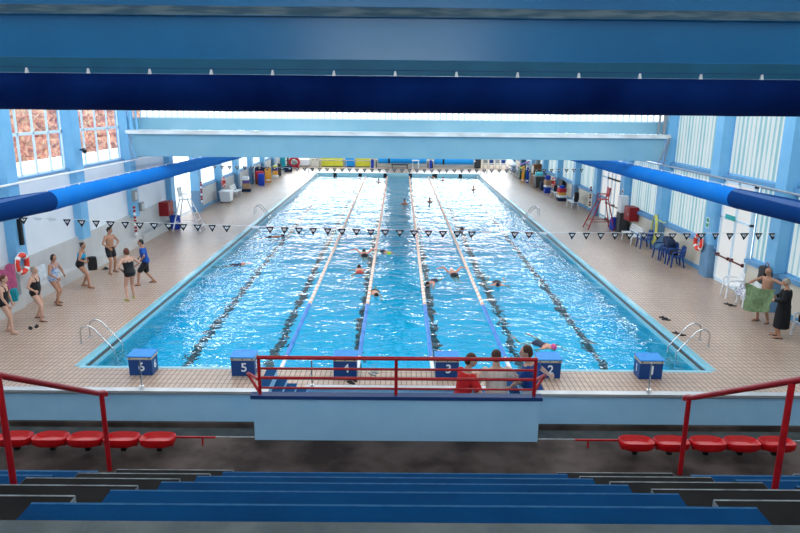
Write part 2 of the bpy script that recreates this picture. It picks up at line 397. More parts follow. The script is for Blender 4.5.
# wall bodies, left: white wall with a grey dado, windows high up; right: cream kick wall with translucent sheets above
def wallbox(b, sx, y0, y1, z0, z1, x=12.5, t=.25): b.box(*sorted((sx * x, sx * (x + t))), y0, y1, z0, z1)
bw, bd, bl = B(), B(), B()
for k, (y0, y1) in enumerate(bays):
    if y0 < 20: 
        wallbox(bw, -1, y0, y1, 1.45, 4.0); wallbox(bd, -1, y0, y1, 0, 1.45, 12.42); wallbox(bd, -1, y0, y1, 0, .40, 12.12, .3)
        bay_frame('w', -1, y0, y1, 4.05, 8.6 if y0 < 14 else ZR2 - .1, 4, (5.45, 6.9) if y0 < 14 else (5.45,), M['glass'], M['winframe'])
        wallbox(bl, -1, y0, y1, 4.0, 4.05, 12.44)
        if y0 < 14: wallbox(bw, -1, y0, y1, 8.6, ZR1)
    elif y0 < 24:
        wallbox(bw, -1, y0, y1, 3.9, 4.1); bay_frame('w', -1, y0, y1, 4.1, ZR2 - .1, 4, (5.45,), M['sidehigh'], M['winframe'])
    else:
        wallbox(bd, -1, y0, y1, .0, 1.35); wallbox(bl, -1, y0, y1, 1.35, 1.47, 12.40); wallbox(bl, -1, y0, y1, 0, .16, 12.46)
        bay_frame('w', -1, y0, y1, 1.47, 3.95, 2, (), M['leftpanel'], M['winframe'], True); wallbox(bw, -1, y0, y1, 3.95, 4.1)
        bay_frame('w', -1, y0, y1, 4.1, ZR2 - .1, 2, (), M['sidehigh'], M['winframe'], True)
struct(bw.obj('wall_left', M['white_wall'])); struct(bd.obj('wall_left_dado', M['dado'])); struct(bl.obj('trim_3', M['ledge']))
bc, bl, bs = B(), B(), B()
for k, (y0, y1) in enumerate(bays):
    door = abs(y0 - 5.6) < .1 or abs(y0 - 20.35) < .1
    if door:
        dl, dh = (7.15, 9.35) if y0 < 10 else (20.6, 23.3)
        segs = [(y0, dl), (dh, y1)] if y0 < 10 else [(y0, dl), (dh, y1)]
    else: segs = [(y0, y1)]
    for (a, c) in segs:
        wallbox(bc, 1, a, c, .18, 1.18); wallbox(bl, 1, a, c, 1.18, 1.32, 12.36); wallbox(bs, 1, a, c, 0, .18, 12.47)
        bay_frame('w', 1, a, c, 1.32, 3.88, 1, (), M['panel'], M['pillar'], True)
    wallbox(bl, 1, y0, y1, 3.88, 4.08, 12.44)
    zt = 8.6 if y0 < 14 else ZR2 - .1
    bay_frame('w', 1, y0, y1, 4.08, zt, 1, (), M['panel'] if y0 < 14 else M['sidehigh'], M['pillar'], True)
    if y0 < 14: wallbox(bc, 1, y0, y1, 8.6, ZR1)
struct(bc.obj('wall_right', M['cream'])); struct(bl.obj('trim_4', M['ledge'])); struct(bs.obj('baseboard_right', M['ledge']))
# pipes along both walls under the high windows
for sx, n in ((-1, 5), (1, 6)):
    b = B(); b.tube([(sx * 12.1, -10, 3.98), (sx * 12.1, 30, 3.98)], .035, 8); struct(b.obj('trim_%d' % n, M['whitemetal'] if sx < 0 else M['coping'], smooth=True))
# far wall: low cream wall, bright glazing above it, solid middle
b = B(); b.box(-13, 13, YF, YF + .2, 0, 1.15); b.box(-13, 13, YF, YF + .2, 6.4, ZR2); b.box(-1.3, 1.5, YF, YF + .2, 1.15, 6.4)
struct(b.obj('wall_far', M['cream']))
for (a, c) in ((-12.7, -7), (-7, -1.3), (1.5, 7), (7, 12.7)):
    WIN += 1; b = B(); b.box(a, c, YF + .02, YF + .12, 1.15, 1.25); b.box(a, c, YF + .02, YF + .12, 6.3, 6.4); b.box(a, c, YF + .02, YF + .12, 3.7, 3.8)
    for i in range(6): x = a + (c - a) * i / 5; b.box(x - .04, x + .04, YF + .02, YF + .12, 1.15, 6.4)
    f = struct(b.obj('window_%d' % WIN, M['winframe'])); b = B(); b.box(a, c, YF + .06, YF + .08, 1.2, 3.75); b.obj('pane', M['farpanel'], f); b = B(); b.box(a, c, YF + .06, YF + .08, 3.75, 6.35); b.obj('upper_pane', M['farup'], f)
b = B(); b.box(-13, -3, YB - .2, YB, 3, ZR1); b.box(3, 13, YB - .2, YB, 3, ZR1); b.box(-3, 3, YB - .2, YB, 3, 6.6); b.box(-3, 3, YB - .2, YB, 9.0, ZR1); struct(b.obj('wall_back', M['white_wall']))
WIN += 1; b = B(); b.box(-3, 3, YB - .15, YB - .05, 6.6, 6.7); b.box(-3, 3, YB - .15, YB - .05, 8.9, 9.0)
for x in (-2.96, -1.5, 0, 1.5, 2.96): b.box(x - .04, x + .04, YB - .15, YB - .05, 6.6, 9.0)
f = struct(b.obj('window_%d' % WIN, M['winframe'])); b = B(); b.box(-3, 3, YB - .11, YB - .09, 6.6, 9.0); b.obj('pane', M['backpanel'], f)
for sx, nm in ((-1, 'left'), (1, 'right')):
    b = B(); wallbox(b, sx, YB, -9.5, 0, ZR1); struct(b.obj('wall_%s_stand' % nm, M['white_wall']))
# roof: high over the stand and the near pool, lower beyond the second beam, with unseen glowing panes added as fill light
b = B(); b.box(-13, 13, YB, 15.2, ZR1, ZR1 + .2); struct(b.obj('roof', M['roof']))
b = B(); b.box(-13, 13, 15.0, YF + .2, ZR2, ZR2 + .2); struct(b.obj('ceiling', M['roof']))
b = B(); b.box(-13, 13, 15.0, 15.2, ZR2 + .1, ZR1); struct(b.obj('wall_clerestory', M['roof']))
for k, (y0, y1) in enumerate([(-18, -14.2), (-13.8, -9.7), (-9.3, -5.2), (-3.4, .3), (.7, 4.9), (5.3, 9.9), (10.3, 14.7)] + [(15.6 + 5.2 * i, 20.4 + 5.2 * i) for i in range(8)]):
    zr = ZR1 if y1 < 15 else ZR2; mt = 'skylight_stand' if y0 < -4 else 'skylight_near' if y1 < 15 else 'skylight'
    for x0, x1 in ((-12, -.7), (.7, 12)):
        WIN += 1; b = B(); b.box(x0, x1, y0, y1, zr - .06, zr - .005)
        f = struct(b.obj('window_%d' % WIN, M['winframe'])); b = B(); b.box(x0 + .06, x1 - .06, y0 + .06, y1 - .06, zr - .075, zr - .062); b.obj('pane', M[mt], f)  # added fill panes in frames, numbered along with the windows
# second beam: box girder hung at mid hall with a dirty white top flange and the clerestory strip over it
b = B(); b.box(-11.95, 12.0, 14.4, 14.95, 4.17, 5.16)
b.mi = 1; b.box(-12.2, 12.25, 14.3, 15.0, 5.16, 5.34)
struct(b.obj('beam_mid', [M['beam'], M['flange_top']], bevel=.012))
b = B(); b.box(-12.2, 12.25, 15.02, 15.16, 5.34, 5.86); struct(b.obj('wall_beam_top', M['beam']))
WIN += 1; b = B(); b.box(-11.7, 12.2, 15.02, 15.12, 5.86, 5.92); b.box(-11.7, 12.2, 15.02, 15.12, 6.7, 6.78)
for i in range(87): x = -11.7 + 23.9 * i / 86; b.box(x - .03, x + .03, 15.0, 15.1, 5.9, 6.75)
f = struct(b.obj('window_%d' % WIN, M['winframe'])); b = B(); b.box(-11.7, 12.2, 15.06, 15.08, 5.9, 6.72); b.obj('pane', M['clerestory'], f)
for sx, n in ((-1, 7), (1, 8)):      # bracket struts at the ends of the mid beam
    b = B()
    for dx in (0, .16): b.tube([(sx * (12.15 + dx * .2), 14.25, 5.2), (sx * (11.75 + dx * 1.6), 14.25, 4.06)], .03, 6)
    b.tube([(sx * 12.0, 14.6, 5.34), (sx * 12.05, 14.6, 6.6)], .09, 8); b.tube([(sx * 11.75, 14.6, 5.34), (sx * 11.8, 14.6, 6.6)], .05, 8)
    struct(b.obj('trim_%d' % n, M['greymetal'] if sx > 0 else M['pillar']))
# near beam over the front of the stand
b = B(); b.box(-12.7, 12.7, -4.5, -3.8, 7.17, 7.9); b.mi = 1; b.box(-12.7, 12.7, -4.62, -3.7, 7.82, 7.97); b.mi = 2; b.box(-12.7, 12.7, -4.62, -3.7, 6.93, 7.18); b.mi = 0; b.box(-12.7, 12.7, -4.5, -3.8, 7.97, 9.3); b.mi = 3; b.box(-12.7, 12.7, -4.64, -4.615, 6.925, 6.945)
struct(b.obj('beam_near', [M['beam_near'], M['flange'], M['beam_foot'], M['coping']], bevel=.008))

# outside the left windows
b = B(); b.box(-45, -13.2, -15, 70, -.3, -.05); struct(b.obj('ground_outside', M['outground']))
b = B(); b.box(-21.3, -21.0, -10, 60, 0, 3.25); struct(b.obj('wall_outside', M['outside']))
b = B(); ng, mg = 220, 26
gv = [[b.bm.verts.new((-21.15 + random.uniform(-.22, .22), -8 + 54 * i / ng, 3.1 + 6.6 * j / mg + random.uniform(-.1, .1))) for i in range(ng + 1)] for j in range(mg + 1)]
for j in range(mg):
    for i in range(ng): b._f([gv[j][i], gv[j][i + 1], gv[j + 1][i + 1], gv[j + 1][i]])
bk = [b.bm.verts.new((-22.2, y, z)) for y, z in ((-8, 3.1), (46, 3.1), (46, 9.8), (-8, 9.8))]; b._f(bk)
tag(b.obj('ivy_hedge', M['ivy']), 'red and green autumn ivy hedge outside the left windows', 'hedge', kind='stuff')

# ------------------------------------------------------------------ fabric air ducts
def duct(name, label, p0, p1, pn, r, pm_dark, pm, clips_side=None):
    t = thing(name, label, 'duct', (0, 0, 0)); p0, p1, pn = V(p0), V(p1), V(pn)
    b = B(); n = 40; pts = [pn + (p1 - pn) * i / n for i in range(n + 1)]
    n = 96; pts = [pn + (p1 - pn) * i / n for i in range(n + 1)]; b.tube(pts, [r * (1 - .022 * (i % 4 == 0) + .008 * math.sin(i * 1.7)) for i in range(n + 1)], 32); b.obj('duct_tube', pm, t, True)
    b = B(); dv = pn - p0; b.tube([(0, dv.y * i / 12, dv.z * i / 12) for i in range(13)], r * 1.01, 32); nz = b.obj('nozzle_section', M['nozzle'], t, True); nz.location = p0; nz['label'] = 'darker navy perforated end section'
    b = B()
    for i in range(n // 4 + 1):
        c = pn + (p1 - pn) * i / (n / 4) + V((0, 0, r)); b.box(c.x - .02, c.x + .02, c.y - .03, c.y + .03, c.z - .01, c.z + .05)
    b.tube([pn + V((0, 0, r + .04)), p1 + V((0, 0, r + .04))], .008, 6); b.obj('hanger_rail', M['whitemetal'], t)
    return t
duct('air_duct', 'blue fabric air duct along the left wall with perforated navy end', (-10.8, -1.5, 3.80), (-10.8, 30, 3.25), (-10.8, 4.6, 3.52), .31, M['duct_dark'], M['duct'])
duct('air_duct', 'blue fabric air duct along the right wall with perforated navy end', (10.8, -1.5, 3.90), (10.8, 30, 3.58), (10.8, 5.2, 3.72), .31, M['duct_dark'], M['duct'])
t = thing('cross_duct', 'dark navy fabric duct crossing the hall under the near beam', 'duct', (0, -5.5, 6.63))
b = B(); b.tube([(-12.6 + 25.2 * i / 60, 0, 0) for i in range(61)], [.262 + .004 * (i % 6 == 0) for i in range(61)], 32); b.obj('duct_tube', M['duct_cross'], t, True)
for i in range(27):
    x = -11.75 + i * .9; b = B(); b.prism([(x - .028, .25), (x + .028, .25), (x + .010, .335), (x - .010, .335)], 'y', -.015, .015); b.obj('clip', M['whitemetal'], t)
b = B(); b.tube([(-12.6, 0, .345), (12.6, 0, .345)], .006, 6); b.obj('hanger_rail', M['capblue'], t)

# ------------------------------------------------------------------ grandstand
ny = [-13.31 + .87 * k for k in range(6)]; zz = [4.89 - .481 * k for k in range(6)]; zz[0] = 4.918
b = B(); b.box(-13, 13, YB, ny[0], 4.4, zz[0]); struct(b.obj('floor_stand_top', M['concrete_top']))
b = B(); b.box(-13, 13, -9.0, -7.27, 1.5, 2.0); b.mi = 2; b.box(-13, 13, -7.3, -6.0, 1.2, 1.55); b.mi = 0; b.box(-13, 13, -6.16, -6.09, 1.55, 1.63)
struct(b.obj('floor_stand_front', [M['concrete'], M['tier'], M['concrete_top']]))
b = B(); b.box(-13, -1.93, -7.285, -7.26, 1.985, 2.004); b.box(1.95, 13, -7.285, -7.26, 1.985, 2.004); struct(b.obj('trim_9', M['edge']))
XA = 1.92
def aisle(nm, x0, x1, ks=range(1, 6)):
    b = B()
    for k in ks:
        b.mi = 0; b.box(x0, x1, ny[k - 1] - .05, ny[k], zz[k] - .5, zz[k]); b.mi = 1; b.box(x0, x1, ny[k] - .012, ny[k] + .004, zz[k] - .02, zz[k] + .002)
    return struct(b.obj(nm, [M['aisle'], M['aisle_edge']]))
aisle('aisle_steps_middle', -XA, XA)
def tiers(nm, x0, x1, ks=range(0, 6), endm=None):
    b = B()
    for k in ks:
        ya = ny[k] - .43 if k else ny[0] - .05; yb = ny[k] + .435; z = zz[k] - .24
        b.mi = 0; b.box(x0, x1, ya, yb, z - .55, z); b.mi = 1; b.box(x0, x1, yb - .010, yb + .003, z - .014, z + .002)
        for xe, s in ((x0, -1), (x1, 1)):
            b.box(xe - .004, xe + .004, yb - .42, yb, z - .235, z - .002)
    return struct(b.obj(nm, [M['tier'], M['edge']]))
tiers('tier_steps_left', -3.3, -XA - .005); tiers('tier_steps_right', XA + .005, 3.3)
tiers('tier_steps_far_left', -13, -4.75, range(0, 6)); tiers('tier_steps_far_right', 4.75, 13, range(0, 6))
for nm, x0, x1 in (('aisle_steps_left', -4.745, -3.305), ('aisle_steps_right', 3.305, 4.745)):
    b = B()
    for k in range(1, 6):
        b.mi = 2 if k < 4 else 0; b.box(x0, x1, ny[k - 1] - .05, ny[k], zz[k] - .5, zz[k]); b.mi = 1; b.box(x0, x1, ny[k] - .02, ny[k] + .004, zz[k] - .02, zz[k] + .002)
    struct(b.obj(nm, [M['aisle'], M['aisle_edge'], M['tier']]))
# parapet with steel coping, the projecting box in front of the stairwell
for sx, nm in ((-1, 'left'), (1, 'right')):
    x0, x1 = sorted((sx * 13, sx * 1.98)); b = B(); b.box(x0, x1, -6.1, -6.0, 0, 2.12); b.mi = 1; b.box(x0, x1, -6.13, -5.99, 2.12, 2.15); b.mi = 2; b.tube([(x0, -6.13, 2.115), (x1, -6.13, 2.115)], .016, 8)
    struct(b.obj('wall_parapet_' + nm, [M['parapet'], M['coping'], M['greymetal']]))
b = B(); b.box(-1.93, 1.95, -7.35, -7.25, 1.6, 2.615); b.box(-1.93, -1.8, -7.22, -5.95, .4, 2.05); b.box(1.82, 1.95, -7.22, -5.95, .4, 2.05)
b.mi = 1; b.box(-1.96, 1.98, -7.375, -7.24, 2.615, 2.665)
struct(b.obj('wall_parapet_box', [M['parapet'], M['capblue']]))
b = B(); b.box(-2.3, 2.3, -5.0, -4.88, 0, 2.1 - .0); b.mi = 1; b.box(-2.3, 2.3, -5.03, -4.85, 2.1, 2.14)
b.bm.free(); b = B(); b.box(-1.58, 1.58, -5.0, -4.88, 0, 1.70); b.mi = 1; b.box(-1.58, 1.58, -5.03, -4.90, 1.70, 1.73)
struct(b.obj('wall_stairwell', [M['parapet'], M['coping']]))
for sx, nm in ((-1, 'left'), (1, 'right')):
    b = B(); X = 2.2
    for k in range(8):
        z = (2.1, 1.92, 1.82, 1.73, 1.6, 1.45, 1.3, 1.15)[k]; xi = X - .165
        x0, x1 = sorted((sx * X, sx * xi)); b.mi = 1; b.box(x0, x1, -5.9, -5.05, .5, z - .02); b.mi = 0; b.box(x0, x1, -5.9, -5.05, z - .02, z); X = xi
    struct(b.obj('stairs_' + nm, [M['aisle'], M['parapet']]))
b = B(); b.box(-.88, .88, -7.2, -5.05, .4, .95); struct(b.obj('floor_stairwell', M['concrete']))
# red guard rail on the box
t = thing('guard_rail', 'red painted guard rail with four bars on the blue box parapet', 'railing', (0, -7.31, 2.665))
for i, x in enumerate((-1.84, .0, 1.87)):
    b = B(); b.tube([(x, 0, 0), (x, 0, .525)], .023, 10); b.obj('post', M['redpaint'], t, True)
for z, r in ((.525, .027), (.37, .017), (.235, .021), (.09, .015)):
    b = B(); b.tube([(-1.86, 0, z), (1.89, 0, z)], r, 10); b.obj('rail_bar', M['redpaint'], t, True)
for sx in (-1, 1):
    b = B(); x = sx * 1.86; b.tube([(x, 0, .215), (x + sx * .2, .3, .17), (x + sx * .22, .34, .14), (x + sx * .2, .36, .1), (x + sx * .02, .1, -.0)], .022, 10); b.obj('stair_grip', M['redpaint'], t, True)
for sx, nm in ((-1, 'left'), (1, 'right')):
    t = thing('handrail', 'sloping red handrail beside the ' + nm + ' aisle of the stand', 'railing', (sx * 3.58, -8.14, 2.0))
    b = B(); b.tube([(0, .09, .96), (0, .1, 1.0), (0, .04, 1.035), (0, -.1, 1.09), (0, -4.0, 3.27)], .032, 12); b.obj('rail_bar', M['redpaint'], t, True)
    for y, z0 in ((0, 0), (-1.88, .96), (-3.62, 1.92)):
        b = B(); b.tube([(0, y, z0), (0, y, 1.03 - .557 * y)], .030, 12); b.obj('post', M['redpaint'], t, True)
# bucket seats of the first row
def bucket():
    t = thing('spectator_chair', None, 'chair', (0, 0, 0), 0, 'red spectator seats of the front row')
    b = B(); rings = []; n = 32
    def rr(w, d, z, dz=0.0):
        out = []
        for i in range(n):
            a = 2 * PI * i / n; c, s = math.cos(a), math.sin(a); e = .72
            x = w * math.copysign(abs(c) ** e, c); y = d * math.copysign(abs(s) ** e, s)
            out.append(b.bm.verts.new((x, y, z + dz * max(0, -s) ** 2)))
        return out
    R = [rr(.09, .06, .035), rr(.16, .105, .038), rr(.19, .130, .058), rr(.21, .146, .082, .03), rr(.224, .156, .088, .03), rr(.228, .160, .074, .03), rr(.222, .156, .025), rr(.195, .135, .0)]
    b.loft(R); b.obj('seat_shell', M['redseat'], t, True)
    b = B(); b.box(-.20, .20, -.03, .03, -.03, .0); b.obj('bracket', M['redpaint'], t)
    b = B(); b.box(-.03, .03, .0, .05, -.12, -.03); b.obj('support', M['tier'], t)
    return t
ch0 = bucket(); first = True
SX = [(-3.11, 'red bucket seat at the inner end of the left row, next to the bare bar'), (-3.58, 'red bucket seat second from the inner end of the left row'), (-4.05, 'red bucket seat in the middle of the left row, left of the rail post'),
      (-4.51, 'red bucket seat fourth from the inner end of the left row'), (-4.98, 'red bucket seat cut by the left edge beside the thick rail post'),
      (3.16, 'red bucket seat at the inner end of the right row'), (3.62, 'red bucket seat second from the inner end of the right row, behind the rail post'), (4.10, 'red bucket seat in the middle of the right row'),
      (4.55, 'red bucket seat fourth from the inner end of the right row'), (5.01, 'red bucket seat cut by the right edge beside the thick rail post')]
for x, lb in SX:
    p = (x, -7.72, 2.145); o = ch0 if first else dup(ch0, p); o.location = p; o['label'] = lb; first = False
    o.rotation_euler = (0, 0, .0)
for sx, nm in ((-1, 'left'), (1, 'right')):
    b = B(); b.tube([(sx * 2.42, -7.5, 2.115), (sx * 5.2, -7.5, 2.115)], .016, 8)
    for x in (2.6, 3.7, 4.9): b.tube([(sx * x, -7.5, 2.0), (sx * x, -7.5, 2.115)], .014, 6)
    tag(b.obj('seat_bar', M['redpaint'], None, True), 'thin red mounting bar on short feet behind the ' + nm + ' seats', 'bar')
# slim fence posts with one wire on the parapet
for i, (x, y, z, wh) in enumerate(((-3.98, -6.0, 2.17, 'on the left parapet below the numbered block 6'), (-1.46, -4.94, 1.74, 'in the middle behind the red guard rail'), (3.97, -6.0, 2.17, 'on the right parapet below the numbered block 1'))):
    b = B(); b.tube([(x, y, z), (x, y, z + .46)], .012, 8); b.box(x - .03, x + .03, y - .03, y + .03, z, z + .012); tag(b.obj('fence_post', M['steel'], None, True), 'slim grey fence post ' + wh, 'post', 'fence posts')

# ------------------------------------------------------------------ people
def ik(a, c, l1, l2, pole):
    d = c - a; n = min(d.length, (l1 + l2) * .998); d.normalize(); c = a + d * n
    x = (l1 * l1 - l2 * l2 + n * n) / (2 * n); h = math.sqrt(max(0, l1 * l1 - x * x))
    p = pole - d * pole.dot(d)
    if p.length < 1e-5: p = V((0, 1, 0))
    return a + d * x + p.normalized() * h, c
def remeshed(b, name, m, parent, vox, sm=3):
    o = b.obj(name, m, None)
    md = o.modifiers.new('r', 'REMESH'); md.mode = 'VOXEL'; md.voxel_size = vox; md.use_smooth_shade = True
    s = o.modifiers.new('s', 'SMOOTH'); s.iterations = sm; s.factor = .5
    dg = bpy.context.evaluated_depsgraph_get(); me = bpy.data.meshes.new_from_object(o.evaluated_get(dg))
    o.modifiers.clear(); old = o.data; o.data = me; bpy.data.meshes.remove(old); me.name = name
    if not me.materials: me.materials.append(m)
    for p in me.polygons: p.use_smooth = True
    if parent: o.parent = parent
    return o
SKIN = {'fair': mat('skin_fair', (.62, .36, .26), .5, noise=.12, nscale=6), 'tan': mat('skin_tan', (.46, .235, .15), .5, noise=.12, nscale=6), 'wet': mat('skin_wet', (.60, .31, .21), .28, noise=.12, nscale=6)}
HAIR = {'grey': mat('hair_grey', (.42, .36, .29), .6, noise=.4, nscale=30), 'dark': mat('hair_dark', (.016, .012, .010), .45, noise=.4, nscale=30), 'brown': mat('hair_brown', (.085, .035, .018), .5, noise=.4, nscale=30),
        'red': mat('hair_red_brown', (.15, .045, .022), .5, noise=.4, nscale=30)}
CL = {'black': mat('swim_black', (.010, .010, .013), .45), 'navy': mat('swim_navy', (.010, .016, .05), .5), 'blue': mat('shirt_blue', (.008, .075, .36), .7, noise=.2, nscale=5), 'royal': mat('shirt_royal', (.010, .06, .26), .7, noise=.2, nscale=5),
      'red': mat('shirt_red', (.62, .010, .012), .7, noise=.15, nscale=5), 'beige': mat('shirt_beige', (.78, .62, .52), .75, noise=.15, nscale=5), 'aqua': mat('swim_aqua', (.02, .36, .62), .5),
      'bluewhite': mat('swim_blue_white', (.05, .20, .50), .5, c2=(.65, .72, .80), nscale=16), 'white': mat('cap_white', (.82, .82, .82), .35), 'lime': mat('lime_rubber', (.34, .66, .03), .4), 'pink': mat('cap_pink', (.75, .10, .28), .35),
      'robe': mat('robe_black', (.010, .010, .012), .9, noise=.3, nscale=9), 'trunkred': mat('trunks_red', (.42, .05, .04), .6), 'jeans': mat('trousers_blue', (.02, .06, .18), .8), 'darkcap': mat('cap_dark', (.012, .014, .03), .35)}
EYE = mat('eye_dark', (.015, .012, .012), .2); LIP = mat('lip', (.32, .09, .08), .5)

def person(label, loc, face, skin='fair', hair='dark', hstyle='short', outfit=(), group=None, h=1.68, w=1.0, belly=0.0, lean=0, side=0, pz=.93, poff=(0, 0),
           feet=((-.12, 0), (.12, 0)), footz=(.07, .07), hands=((-.27, .05, .84), (.27, .05, .84)), elbow=((-1, -.6, 0), (1, -.6, 0)), knee=(V((0, 1, 0)), V((0, 1, 0))),
           hyaw=0, hpitch=0, hroll=0, toe=(12, 12), vox=.0115, swim=None, z=0.0, fine=True):
    k = h / 1.70
    t = thing('person', label, 'person', (loc[0], loc[1], z), 0, group)
    pel = V((poff[0], poff[1], pz))
    TL = Mx.Translation(pel) @ Mx.Rotation(math.radians(side), 4, 'Y') @ Mx.Rotation(-math.radians(lean), 4, 'X') @ Mx.Translation(-V((0, 0, .93)))
    up = lambda p: TL @ V(p)
    R3 = TL.to_3x3()
    if swim is not None: G = Mx.Rotation(swim[0], 4, 'Z') @ Mx.Translation(V((0, 0, swim[1]))) @ Mx.Rotation(swim[2], 4, 'Y') @ Mx.Rotation(-PI / 2 + swim[3], 4, 'X') @ Mx.Translation(V((0, 0, -1.25)))
    else: G = Mx.Rotation(face, 4, 'Z')
    G = G @ Mx.Scale(k, 4)
    T = [(.80, .10, .075, 0), (.86, .165, .115, -.005), (.93, .178, .128, -.008), (1.0, .165, .12 + belly * .5, belly * .5), (1.08, .148 + belly * .2, .108 + belly, belly * .8), (1.18, .155, .108 + belly * .6, belly * .4), (1.28, .170, .116, .0), (1.36, .168, .105, -.005), (1.42, .125, .082, -.01), (1.455, .062, .062, -.012), (1.52, .054, .058, .0)]
    def torso(b, z0, z1, inf):
        rings = [b.ring(up((0, o, zz_)), R3 @ V((1, 0, 0)), R3 @ V((0, 1, 0)), rx * w + inf, ry * w + inf, 18) for zz_, rx, ry, o in T if z0 <= zz_ <= z1]
        b.loft(rings)
    sh = [up((s * .175 * w, -.01, 1.385)) for s in (-1, 1)]; hip = [pel + V((s * .085 * w, 0, -.05)) for s in (-1, 1)]
    HN = [V(p) for p in hands]; EL = []; WR = []
    for i in range(2):
        e, wv = ik(sh[i], HN[i], .285, .25, V(elbow[i])); EL.append(e); WR.append(wv)
    AN = [V((f[0], f[1], fz)) for f, fz in zip(feet, footz)]; KN = []
    for i in range(2):
        kk, a_ = ik(hip[i], AN[i], .43, .415, V(knee[i])); KN.append(kk); AN[i] = a_
    def limb(b, pts, rr, inf=0):
        b.tube(pts, [r + inf for r in rr], 10)
        for p, r in zip(pts, rr): b.ball(p, r + inf, n=10)
    def arm(b, i, f=1.0, inf=0):
        s_, e, wv = sh[i], EL[i], WR[i]
        if f <= .5: limb(b, [s_, s_.lerp(e, f * 2)], [.056 * w, .048 * w], inf)
        else: limb(b, [s_, s_.lerp(e, .4), e, e.lerp(wv, .35), wv], [.054 * w, .049 * w, .038 * w, .038 * w, .026], inf)
    def leg(b, i, f=1.0, inf=0):
        H, K_, A = hip[i], KN[i], AN[i]
        if f <= .5: limb(b, [H, H.lerp(K_, f)], [.092 * w, .080 * w], inf); return
        limb(b, [H, H.lerp(K_, .45), K_, K_.lerp(A, .32), A], [.092 * w, .075 * w, .053 * w, .053 * w, .036], inf)
    b = B(); torso(b, 0, 9, 0)
    for i in range(2): arm(b, i); leg(b, i)
    hm = Mx.Translation(up((0, .015, 1.535))) @ (R3.to_4x4()) @ Mx.Rotation(math.radians(lean * .7), 4, 'X') @ Mx.Rotation(math.radians(hyaw), 4, 'Z') @ Mx.Rotation(math.radians(hpitch), 4, 'X') @ Mx.Rotation(math.radians(hroll), 4, 'Y')
    H = lambda p: hm @ V(p); HR = hm.to_3x3()
    b.tube([up((0, -.01, 1.43)), H((0, -.005, .05))], .052 * w, 12)
    b.ball(H((0, .0, .105)), .076, .095, .098, 16, HR); b.ball(H((0, .028, .045)), .056, .066, .062, 14, HR); b.ball(H((0, .098, .072)), .016, .02, .026, 8, HR)
    for s in (-1, 1): b.ball(H((s * .078, -.008, .082)), .012, .022, .032, 8, HR)
    for i in range(2):      # hands: palm, four fingers, thumb
        s = -1 if i == 0 else 1; d = (WR[i] - EL[i]).normalized(); p = WR[i] + d * .05
        n = d.cross(V((0, 0, 1))); n = n.normalized() if n.length > .1 else V((1, 0, 0)); q = d.cross(n).normalized()
        b.ball(p, .036, .036, .042, 10)
        for j in range(4):
            o = q * ((j - 1.5) * .0215); ln = (.062, .075, .07, .055)[j]; c = n * (-s * .022)
            b.tube([p + o * .8, p + o + d * (.035 + ln * .5), p + o * 1.1 + d * (.03 + ln) + c], [.0135, .0125, .0115], 6)
        b.tube([p - q * .025 - d * .01, p - q * .055 + d * .03, p - q * .06 + d * .06 + n * (-s * .012)], [.015, .0135, .012], 6)
    for i in range(2):      # feet
        A = AN[i]; s = -1 if i == 0 else 1; a = math.radians(toe[i]); dr = V((s * math.sin(a), math.cos(a), 0))
        if swim is not None: dr = V((0, .25, -1)).normalized(); dn = V((0, -.0, 0)); b.tube([A, A + dr * .1, A + dr * .2], [.036, .036, .018], 8); b.ball(A + dr * .2, .02, n=8); continue
        b.tube([A + V((0, 0, -.03)) - dr * .05, A + V((0, 0, -.028)) + dr * .05, A + V((0, 0, -.045)) + dr * .13, A + V((0, 0, -.05)) + dr * .18], [.036, .042, .036, .018], 8)
        b.ball(A + V((0, 0, -.03)) - dr * .05, .034, n=8)
    b.bm.transform(G); remeshed(b, 'body', SKIN[skin], t, vox)
    def piece(name, m, fn, v=None, sm=3):
        b = B(); fn(b); b.bm.transform(G); return remeshed(b, name, m, t, v or vox * 1.05, sm)
    # face
    b = B()
    for s in (-1, 1): b.ball(H((s * .031, .083, .105)), .011, .008, .008, 8, HR)
    b.bm.transform(G); b.obj('eyes', EYE, t, True)
    b = B(); b.ball(H((0, .089, .032)), .024, .008, .007, 8, HR); b.bm.transform(G); b.obj('mouth', LIP, t, True)
    # hair or cap
    if hstyle != 'bald':
        def hr(b):
            if hstyle == 'cap': b.ball(H((0, -.006, .118)), .083, .098, .098, 16, HR); return
            b.ball(H((0, -.018, .125)), .086, .092, .092, 16, HR); b.ball(H((0, -.055, .085)), .078, .062, .085, 14, HR)
            if hstyle == 'bob':
                b.ball(H((0, -.05, .055)), .088, .06, .085, 14, HR)
                for s in (-1, 1): b.ball(H((s * .075, -.01, .09)), .03, .05, .08, 10, HR)
            if hstyle == 'bun': b.ball(H((0, -.12, .15)), .045, .045, .045, 10, HR)
        piece('swim_cap' if hstyle == 'cap' else 'hair', CL[hair] if hair in CL and hstyle == 'cap' else HAIR[hair], hr, .010)
    elif hair in HAIR:
        def hr2(b): b.ball(H((0, -.035, .075)), .080, .068, .055, 14, HR)
        piece('hair', HAIR[hair], hr2, .010)
